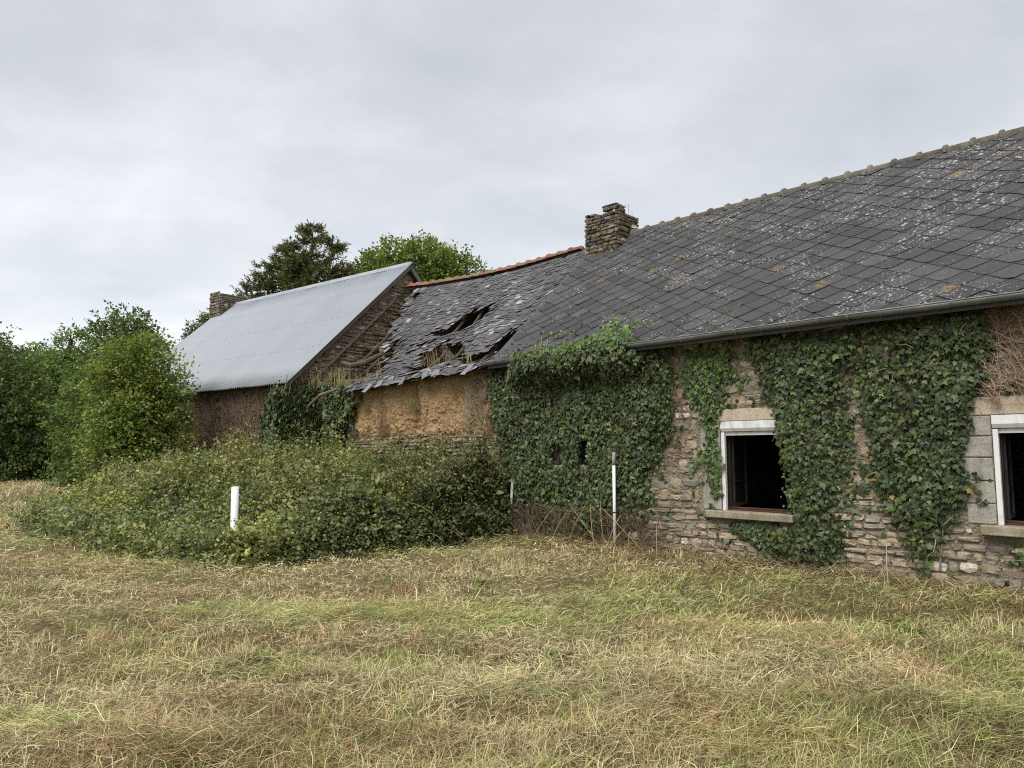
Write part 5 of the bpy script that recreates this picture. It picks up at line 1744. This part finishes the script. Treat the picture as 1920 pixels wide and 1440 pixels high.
def build_trees():
    G = 'trees along the far field edge'
    tree('tree', 'rounded dark green tree standing behind the hazel bush', 'tree', at(232, 38), lobe_cloud((0, 0, 5.5), (2.35, 2.1, 2.2), 14, 1) + lobe_cloud((0, 0, 3.0), (2.2, 2.0, 2.4), 6, 2), 1900, 14, .17, DARK, 11, .22, G)
    tree('tree', 'mid green pointed tree with ragged top left of the rounded dark tree', 'tree', at(112, 33), lobe_cloud((-.2, 0, 3.2), (2.3, 2.0, 2.5), 12, 3) + [(0.3, 0, 5.0, .8, .8, 1.0), (-.6, 0, 4.7, .9, .9, .9), (.3, 0, 6.0, .32, .32, .6), (0, .2, 5.6, .45, .45, .7), (1.2, 0, 4.6, .8, .8, .9)], 1900, 14, .15, MID, 12, .18, G)
    tree('tree', 'dark tree cut off by the left picture edge', 'tree', at(-18, 27), lobe_cloud((0, 0, 2.9), (1.9, 1.6, 2.6), 12, 4) + [(.2, 0, 5.0, .5, .5, .8)], 1300, 14, .13, DARK + MID[:2], 13, .16, G)
    tree('bush', 'low dark bush at the end of the mown field', 'bush', at(70, 28), lobe_cloud((0, 0, 1.5), (2.2, 1.5, 1.7), 12, 5), 1500, 14, .12, DARK + MID[2:3], 14, .08, 'bushes at the field edge', trunks=4)
    tree('bush', 'dark bush half hidden between the field trees and the hazel', 'bush', at(165, 25), lobe_cloud((0, 0, 1.7), (1.7, 1.4, 2.1), 12, 6), 1400, 14, .11, DARK + MID, 15, .08, 'bushes at the field edge', trunks=4)
    tree('tree', 'mid green tree filling the gap behind the low dark bushes', 'tree', at(60, 37), lobe_cloud((0, 0, 3.2), (3.0, 2.2, 3.0), 12, 16), 1500, 14, .16, MID + DARK, 16, .2, G)
    tree('hazel_bush', 'bright green hazel bush against the left end of the metal roof', 'bush', at(240, 18.0), lobe_cloud((0, 0, 1.9), (1.15, 1.0, 1.75), 16, 7, (.3, .46)) + [(.05, 0, 3.5, .5, .5, .75), (.55, 0, 3.5, .4, .4, .7), (-.35, 0, 3.25, .42, .42, .6), (.95, .1, 3.1, .36, .36, .6), (1.1, .1, 2.4, .28, .3, .7), (1.2, 0, 1.5, .3, .3, .6)], 2500, 13, .095, BRIGHT, 17, .05, None, .30, trunks=7)
    tree('walnut_tree', 'light green broad tree rising behind the metal roof ridge', 'tree', at(775, 36), [(-3.3, 0, 8.3, .9, 1.0, .8), (-2.8, 0, 9.0, 1.0, 1.2, .8), (-2.0, 0, 10.1, 1.0, 1.2, .75), (-.9, 0, 10.7, 1.1, 1.3, .75), (.5, 0, 10.75, 1.1, 1.3, .75), (1.5, 0, 10.4, 1.1, 1.2, .8), (2.5, 0, 9.9, .8, 1.0, .7), (2.9, 0, 9.1, .6, .8, .5), (0, 0, 9.8, 1.6, 1.5, 1.1), (1.5, 0, 9.4, 1.3, 1.2, .9), (-1.2, 0, 9.2, 1.3, 1.2, .9), (-.4, 0, 8.2, 2.2, 1.6, 1.1), (2.1, 0, 8.6, 1.2, 1.2, .8), (3.2, 0, 8.5, .7, .8, .6), (-3.4, 0, 9.3, .6, .7, .5), (-1.4, 0, 10.0, 1.2, 1.2, .8)], 2000, 15, .18, WALN, 18, .26, None, .45)
    tree('tree', 'small dark treetop showing past the left slope of the metal roof', 'tree', at(372, 42), lobe_cloud((0, 0, 6.2), (1.0, 1.0, 2.4), 9, 8) + [(.6, 0, 8.3, .4, .4, .6)], 700, 12, .15, DARK, 19, .14, G)


build_trees()


def conifer():
    rng = np.random.default_rng(23)
    bx, by = at(548, 34); bz = float(ground_z(bx, by))
    r_ = empty('conifer_tree', (bx, by, bz))
    tag(r_, 'dark feathery conifer with upswept branches behind the metal roof', 'tree')
    P, D, T = [], [], []
    b = MB()
    tr = MB()
    stems = [(.75, 0, 12.1), (-.6, .3, 11.2), (1.8, -.2, 11.2), (-1.6, .2, 10.2), (2.4, .3, 9.9), (.2, -.5, 10.6), (-2.3, .1, 9.0)]
    for tp in stems:
        tr.tube([(0, 0, -.2), (tp[0] * .35, tp[1] * .4, 4.0), (tp[0] * .8, tp[1], 7.5), tp], [.22, .17, .11, .02], 8)
    for tp in stems:
        H = tp[2]
        for k in range(64):
            z = 5.2 + (H - 5.3) * rng.random() ** .8
            f = (H - z) / (H - 4.5)
            L_ = (.3 + 1.6 * f ** .7) * rng.uniform(.6, 1.15)
            a = rng.uniform(0, 2 * math.pi)
            ux = np.interp(z, [0, 4, 7.5, H], [0, tp[0] * .35, tp[0] * .8, tp[0]])
            p0 = np.array([ux, tp[1] * .8, z]); d = np.array([math.cos(a), math.sin(a), rng.uniform(.1, .6)])
            pts = [p0]
            for q in range(5):
                d[2] += -.10 + .05 * q
                pts.append(pts[-1] + d * L_ / 5)
            b.tube(pts, [.03, .025, .02, .014, .008, .004], 4)
            for q in range(int(14 + 24 * f)):
                u = rng.uniform(.08, 1.0)
                j = min(4, int(u * 5)); w = u * 5 - j
                p = pts[j] * (1 - w) + pts[j + 1] * w
                sd2 = np.cross(d, [0, 0, 1]); sd2 = sd2 / (np.linalg.norm(sd2) + 1e-6)
                dd = d * .6 + sd2 * rng.normal(0, .8) + np.array([0, 0, rng.normal(-.05, .35)])
                dd /= np.linalg.norm(dd)
                P.append(p); D.append(dd); T.append(rng.uniform(.2, .45))
    P, D, T = map(np.array, (P, D, T))
    m = len(P); k = 8
    t = rng.random((m, k))
    pos = (P[:, None] + D[:, None] * (t * T[:, None])[..., None]).reshape(-1, 3) + rng.normal(0, .03, (m * k, 3))
    n = len(pos)
    dv = np.repeat(D, k, 0) * .9 + rng.normal(0, .55, (n, 3))
    s_, d_, n_ = frame(dv, rng.normal(0, 1, (n, 3)))
    col = np.repeat(np.array(CONI)[rng.integers(0, 4, m)] * rng.uniform(.7, 1.3, (m, 1)), k, 0)
    V, F_, C = scatter_mesh(NEED * np.array([2.6, 1, 1]), NEEDF, pos, s_, d_, n_, rng.uniform(.10, .2, n), col)
    np_obj('crown', V, F_, M['needle'], r_, col=C)
    tr.obj('trunk', M['bark'], r_, True)
    b.obj('limb', M['bark'], r_, True)


conifer()


# ================================================================== bramble thicket
def bramble():
    rng = np.random.default_rng(31)
    cx, cy = -5.0, 13.6
    bz = float(ground_z(cx, cy))
    r_ = empty('bramble_thicket', (cx, cy, bz))
    tag(r_, 'large bramble thicket in front of the ruin, around the white post', 'bramble')

    EXT = [p if i < 11 else None for i, p in enumerate(BR_POLY)]
    EXT = [p for p in EXT if p] + [(1.6, 14.6), (-2.5, 19.5), (-8.0, 22.5), (-11.6, 20.5), (-10.9, 17.6)]

    lr = np.random.default_rng(12)
    LUMPS = [(lr.uniform(-9.8, -.3), lr.uniform(10.6, 16.5), lr.uniform(.28, .6), lr.uniform(.2, .68)) for _ in range(64)]

    def height(X, Y):
        s = poly_sd(X, Y, EXT) + .35 * (fbm(X * 1.6, Y * 1.6, seed=44) - .5)
        rt = sstep(-3.4, -1.4, X)
        prof = np.clip(s / (1.15 - .85 * rt), 0, 1) ** .5
        prof = prof * ((0.66 + 0.34 * sstep(.2, 2.2, s)) * (1 - rt) + rt)
        bump = np.zeros_like(np.asarray(X, float))
        for bx_, by_, br_, bh_ in LUMPS: bump = np.maximum(bump, bh_ * np.exp(-((X - bx_) ** 2 + (Y - by_) ** 2) / br_ ** 2))
        h = 1.06 + bump + .95 * (fbm(X * .8, Y * .8, seed=41) - .5) + .85 * (fbm(X * 2.0, Y * 2.0, seed=42) - .5)
        h = h * np.interp(X, [-10.5, -9.3, -8, -6.5, -4, -2.5, -1.2, -.3], [.62, .88, 1.0, .95, .92, 1.0, 1.24, 1.38])
        return np.maximum(h * prof, 0)
    # inner shell for the stem mass, near-black to paint the shade inside
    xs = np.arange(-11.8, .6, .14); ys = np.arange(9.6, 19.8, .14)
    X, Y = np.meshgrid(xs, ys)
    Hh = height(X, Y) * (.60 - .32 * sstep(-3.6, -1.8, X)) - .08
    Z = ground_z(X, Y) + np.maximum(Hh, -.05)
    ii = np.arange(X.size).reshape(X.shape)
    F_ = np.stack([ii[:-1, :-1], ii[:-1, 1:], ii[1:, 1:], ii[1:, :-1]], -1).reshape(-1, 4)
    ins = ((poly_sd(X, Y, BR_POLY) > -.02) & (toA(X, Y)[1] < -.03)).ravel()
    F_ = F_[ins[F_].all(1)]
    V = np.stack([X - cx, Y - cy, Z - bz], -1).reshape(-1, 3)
    np_obj('shaded_core', V, F_, M['stem'], r_, col=np.tile([0.03, 0.03, 0.016], (len(V), 1)), smooth=True)
    # leaf sprays over the surface
    m = 36000
    X = rng.uniform(-11.6, .3, m); Y = rng.uniform(9.8, 19.5, m)
    s = poly_sd(X, Y, BR_POLY) + rng.normal(0, .08, m)
    # favour what faces the camera: more sprays at the front
    k = (s > 0) & (rng.random(m) < np.where(s < 2.2, 1.0, .45)) & (toA(X, Y)[1] < -.03) & (rng.random(m) < .25 + .75 * sstep(.36, .48, fbm(X * 2.4 + 5, Y * 2.4, seed=48)))
    X, Y, s = X[k], Y[k], s[k]
    Xf = []; Yf = []
    h = height(X, Y)
    u = 1 - rng.random(len(X)) ** 1.7 * np.where(s < 1.0, 1.0, .42)
    Z = ground_z(X, Y) + h * u + rng.normal(0, .05, len(X)) * u
    P = np.stack([X, Y, Z], -1)
    # front face sprays pushed outwards to make overhangs
    eps = .1
    gxn = (height(X + eps, Y) - h) / eps; gyn = (height(X, Y + eps) - h) / eps
    N = np.stack([-gxn, -gyn, np.ones_like(gxn)], -1); N /= np.linalg.norm(N, axis=1, keepdims=True)
    shoots = rng.random(len(P)) < .07
    P = P + N * (rng.random((len(P), 1)) * .10 + shoots[:, None] * rng.random((len(P), 1)) * .30)
    # skirt of leaves trailing into the grass along the front
    q_ = 4600
    fr = np.array(BR_POLY[:11]); sg = rng.integers(0, 10, q_); tt = rng.random(q_)[:, None]
    lob = .45 * (fbm(fr[sg][:, 0] * 1.3 + 9 * tt[:, 0], fr[sg][:, 1] + 4 * tt[:, 0], seed=91) - .45)
    fp = fr[sg] * (1 - tt) + fr[sg + 1] * tt + np.abs(rng.normal(0, .2, (q_, 1))) * np.array([[-.25, -.8]]) * rng.choice([1, 1, -1], (q_, 1)) + rng.normal(0, .1, (q_, 2)) + lob[:, None] * np.array([[-.3, -1.0]])
    kq = toA(fp[:, 0], fp[:, 1])[1] < -.05
    fp = fp[kq]; q_ = len(fp)
    fz = ground_z(fp[:, 0], fp[:, 1]) + rng.random(q_) ** 1.5 * .45
    # leafy face of the steep right end
    q2 = 5200
    s3 = rng.integers(5, 10, q2); t3 = rng.random(q2)[:, None]
    f3 = fr[s3] * (1 - t3) + fr[s3 + 1] * t3 + np.abs(rng.normal(0, .22, (q2, 1))) * np.array([[.35, .9]]) + rng.normal(0, .05, (q2, 2))
    k3 = toA(f3[:, 0], f3[:, 1])[1] < -.04
    f3 = f3[k3]
    z3 = ground_z(f3[:, 0], f3[:, 1]) + rng.random(len(f3)) * np.maximum(height(f3[:, 0] + .12, f3[:, 1] + .3), .3)
    fp = np.concatenate([fp, f3]); fz = np.concatenate([fz, z3]); q_ = len(fp)
    P = np.concatenate([P, np.column_stack([fp, fz])])
    N = np.concatenate([N, np.tile(np.array([[-.15, -.75, .64]]), (q_, 1))])
    X = np.concatenate([X, fp[:, 0]]); Y = np.concatenate([Y, fp[:, 1]]); Z = np.concatenate([Z, fz])
    m = len(P); per = 9
    D = N * .7 + rng.normal(0, .55, (m, 3)) + np.array([0, 0, .15]); D /= np.linalg.norm(D, axis=1, keepdims=True)
    t = rng.random((m, per))
    pos = (P[:, None] + D[:, None] * (t * .25)[..., None]).reshape(-1, 3) + rng.normal(0, .035, (m * per, 3))
    n = len(pos)
    dv = np.repeat(D, per, 0) * .5 + rng.normal(0, .7, (n, 3)) + np.array([0, 0, -.25])
    nr = np.repeat(N, per, 0) * .9 + rng.normal(0, .5, (n, 3)) + np.array([0, 0, .5])
    s_, d_, n_ = frame(dv, nr)
    cols = np.array([(0.145, 0.172, 0.056), (0.19, 0.212, 0.07), (0.10, 0.128, 0.044), (0.235, 0.245, 0.092), (0.062, 0.085, 0.033)])
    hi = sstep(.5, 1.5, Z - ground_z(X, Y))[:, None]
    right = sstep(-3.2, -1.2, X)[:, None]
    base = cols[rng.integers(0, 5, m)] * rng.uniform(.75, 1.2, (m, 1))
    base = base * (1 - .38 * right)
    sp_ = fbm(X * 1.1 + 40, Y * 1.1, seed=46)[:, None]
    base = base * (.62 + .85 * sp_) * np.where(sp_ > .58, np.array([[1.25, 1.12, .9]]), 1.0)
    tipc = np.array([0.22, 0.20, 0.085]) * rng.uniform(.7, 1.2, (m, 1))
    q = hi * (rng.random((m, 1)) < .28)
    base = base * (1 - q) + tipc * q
    c = np.repeat(base, per, 0) * rng.uniform(.75, 1.25, (n, 1))
    pos = pos - np.array([cx, cy, bz])
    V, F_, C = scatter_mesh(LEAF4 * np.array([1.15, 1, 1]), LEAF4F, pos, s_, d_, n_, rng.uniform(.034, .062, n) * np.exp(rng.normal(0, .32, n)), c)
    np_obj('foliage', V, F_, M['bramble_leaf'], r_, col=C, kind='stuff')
    # tall shoots standing out of the mass, leafy along their length
    SP, SD = [], []
    b = MB()
    for k in range(430):
        i = rng.integers(0, m - q_)
        if P[i][2] - ground_z(P[i][0], P[i][1]) < .7: continue
        p = P[i] - np.array([cx, cy, bz]); d = np.array([rng.normal(0, .35), rng.normal(0, .35) - .1, 1.0]); L_ = rng.uniform(.2, .62)
        pts = [p]
        for q in range(6):
            pts.append(pts[-1] + d / np.linalg.norm(d) * L_ / 6); d = d + np.array([rng.normal(0, .15), rng.normal(0, .15), -.16])
            for r2 in range(5): SP.append(pts[-1] + rng.normal(0, .03, 3)); SD.append(d * .3 + rng.normal(0, .7, 3))
        b.tube(pts, [.005, .005, .004, .004, .003, .003, .002], 4, (0.17, 0.15, 0.07), cap=False)
    SP, SD = np.array(SP), np.array(SD); n2 = len(SP)
    s2, d2, nn2 = frame(SD, rng.normal(0, .5, (n2, 3)) + np.array([0, -.3, .8]))
    c2 = np.array([(0.20, 0.22, 0.08), (0.15, 0.18, 0.06), (0.24, 0.21, 0.10)])[rng.integers(0, 3, n2)] * rng.uniform(.7, 1.2, (n2, 1))
    V, F_, C = scatter_mesh(LEAF4, LEAF4F, SP, s2, d2, nn2, rng.uniform(.035, .075, n2), c2)
    np_obj('shoot_leaves', V, F_, M['bramble_leaf'], r_, col=C, kind='stuff')
    # arching canes
    for k in range(700):
        i = rng.integers(0, m)
        p = P[i] - np.array([cx, cy, bz]); d = N[i] * .5 + rng.normal(0, .5, 3) + np.array([0, 0, .5]); d /= np.linalg.norm(d)
        L_ = rng.uniform(.3, 1.1); pts = [p - d * .2]
        for q in range(5):
            d = d + np.array([0, 0, -.22]); pts.append(pts[-1] + d * L_ / 5)
        b.tube(pts, [.005, .005, .004, .004, .003, .002], 4, random.choice(((0.24, 0.19, 0.09), (0.17, 0.18, 0.07), (0.26, 0.14, 0.08), (0.3, 0.25, 0.15))), cap=False)
    b.obj('cane', M['stem'], r_, kind='stuff')
    # trailing edge at the foot
    print('bramble leaves', n)


bramble()

# ================================================================== white post, roof weeds, sapling, small plants
px_, py_ = at(447, 10.35)
pz_ = float(ground_z(px_, py_))
post = MB()
N_ = 16
prof = [(0, .052), (1.13, .052), (1.13, .046), (.9, .046)]
V = [(r_ * math.cos(2 * math.pi * k / N_), r_ * math.sin(2 * math.pi * k / N_), z) for z, r_ in prof for k in range(N_)]
Fc = [(q * N_ + k, q * N_ + (k + 1) % N_, (q + 1) * N_ + (k + 1) % N_, (q + 1) * N_ + k) for q in range(3) for k in range(N_)] + [tuple(3 * N_ + k for k in range(N_))]
post.add(V, Fc)
po = post.obj('marker_post', M['white_pvc'], None, True)
po.location = (px_, py_, pz_ + .02); po.rotation_euler = (0, R(-0.4), 0)
tag(po, 'white plastic tube standing upright at the front of the brambles', 'post')


def spikes(name, label, cat, origin, n, spread, hgt, cols, seed, leafy=True, rz=0.0):
    """tuft of upright flower spikes or dry stalks (x spread, y spread)"""
    rng = np.random.default_rng(seed)
    b = MB()
    for k in range(n):
        x, y = rng.normal(0, spread[0]), rng.normal(0, spread[1])
        h = hgt[0] * .5 + (hgt[1] - hgt[0] * .5) * rng.random() ** 1.6; lx, ly = rng.normal(0, .22) * h, rng.normal(0, .18) * h
        c = cols[int(rng.integers(0, len(cols)))]
        r0 = rng.uniform(.004, .009) if leafy else rng.uniform(.0015, .0035)
        z0 = -.02
        b.tube([(x, y, z0), (x + lx * .4, y + ly * .4, z0 + h * .35), (x + lx * .8, y + ly * .8, z0 + h * .8), (x + lx, y + ly, z0 + h)], [r0 * .5, r0 * 1.4, r0, r0 * .2], 5, c, cap=False)
        if leafy:
            for q in range(14):
                t = rng.uniform(.25, .97); a = rng.uniform(0, 6.28); s = .018 * (1.2 - t)
                p = Vector((x + lx * t, y + ly * t, z0 + h * t)); d = Vector((math.cos(a), math.sin(a), -.5)) * s * 1.6
                w = Vector((-math.sin(a), math.cos(a), 0)) * s * .5
                b.add([p, p + d * .5 + w, p + d, p + d * .5 - w], [(0, 1, 2, 3)], c)
    o = b.obj(name, M['stem'])
    o.location = tuple(origin); o.rotation_euler = (0, 0, rz)
    tag(o, label, cat, 'weeds growing on the old roofs')
    return o


YEL = [(0.30, 0.28, 0.12), (0.22, 0.22, 0.085), (0.36, 0.34, 0.15), (0.16, 0.17, 0.06)]
DRYG = [(0.22, 0.18, 0.085), (0.15, 0.13, 0.06), (0.26, 0.22, 0.11)]


def rr(x, t, up=0.0):
    p = ruin_roof(x, t, .02 + up); return Aw(p[0] + RX, p[1], p[2])


spikes('pennywort_spikes', 'yellow flower spikes at the left end of the gutter', 'weed', Aw(-3.25, -.22, 3.40), 9, (.07, .06), (.2, .36), YEL, 501, rz=RA)
spikes('pennywort_spikes', 'pale spikes in the lowest hole of the ruined roof', 'weed', rr(-5.35, .085), 8, (.22, .03), (.2, .34), YEL, 502, rz=RA)
spikes('dry_grass', 'dry grass growing in the middle holes of the ruined roof', 'weed', rr(-6.55, .11), 60, (.34, .07), (.18, .45), DRYG, 503, False, RA)
spikes('pennywort_spikes', 'orange stemmed spikes near the lower left of the ruined roof', 'weed', rr(-8.3, .06), 8, (.10, .05), (.2, .45), YEL + [(0.3, 0.15, 0.06)], 504, rz=RA)
spikes('pennywort_spikes', 'small spikes left of the orange stemmed ones', 'weed', rr(-8.75, .05), 6, (.10, .05), (.2, .35), YEL, 505, rz=RA)
spikes('pennywort_spikes', 'bright yellow spikes where the ruined roof meets the corner ivy', 'weed', Aw(-9.75, -.25, 3.18), 16, (.20, .12), (.2, .5), YEL, 506, rz=RA)
spikes('dry_grass', 'dry grass on the broken wall top below the metal roof edge', 'weed', Aw(-10.35, -.2, 3.2), 170, (.45, .2), (.25, .6), DRYG + YEL[:1], 507, False, RA)
spikes('pennywort_spikes', 'spikes hanging on the corner ivy near the metal roof eave', 'weed', Aw(-11.0, -1.0, 3.0), 12, (.14, .12), (.25, .6), YEL, 508, rz=RA)
spikes('dry_weed', 'dry brown weed clinging to the earth wall', 'weed', Aw(-8.2, -.06, 2.0), 60, (.14, .03), (.3, .75), [(0.16, 0.11, 0.065), (0.2, 0.15, 0.08)], 509, False, RA)
spikes('wall_weed', 'green weed tuft high on the left of the earth wall', 'weed', Aw(-8.85, -.08, 2.55), 40, (.10, .03), (.1, .4), [(0.14, 0.17, 0.05), (0.2, 0.2, 0.08)], 510, False, RA)
spikes('wall_weed', 'green weed in the crack of the earth wall', 'weed', Aw(-7.05, -.10, 2.45), 26, (.04, .02), (.15, .6), [(0.16, 0.2, 0.05), (0.13, 0.15, 0.05)], 511, False, RA)


def leaning_canes():
    """cut bramble canes left leaning on the wall foot"""
    rng = np.random.default_rng(88)
    for k in range(16):
        x = rng.uniform(-3.6, 2.6) if k > 8 else rng.uniform(-2.6, -.9)
        h = rng.uniform(.25, .85); out = rng.uniform(.35, .9); dx = rng.normal(.35, .4)
        p0 = np.array([x, -.07 - .1 * (x < -1.2), h + .1]); p2 = np.array([x + dx, -out, .04])
        mid = (p0 + p2) / 2 + np.array([0, -.05, .10])
        g0 = Aw(*p2); p2[2] = float(ground_z(g0[0], g0[1])) + .03
        pts = [(1 - t) ** 2 * p0 + 2 * t * (1 - t) * mid + t * t * p2 for t in np.linspace(0, 1, 7)]
        c = random.choice(((0.34, 0.27, 0.15), (0.26, 0.2, 0.11), (0.22, 0.2, 0.08)))
        CANES.tube([tuple(p) for p in pts], [.004, .005, .005, .005, .004, .004, .003], 4, c, cap=False)


CANES = MB()
leaning_canes()
co = CANES.obj('dry_canes', M['stem'], None, kind='stuff')
co.location = tuple(OA); co.rotation_euler = (0, 0, RA)
tag(co, 'thin dry canes leaning against the foot of the stone wall', 'canes')
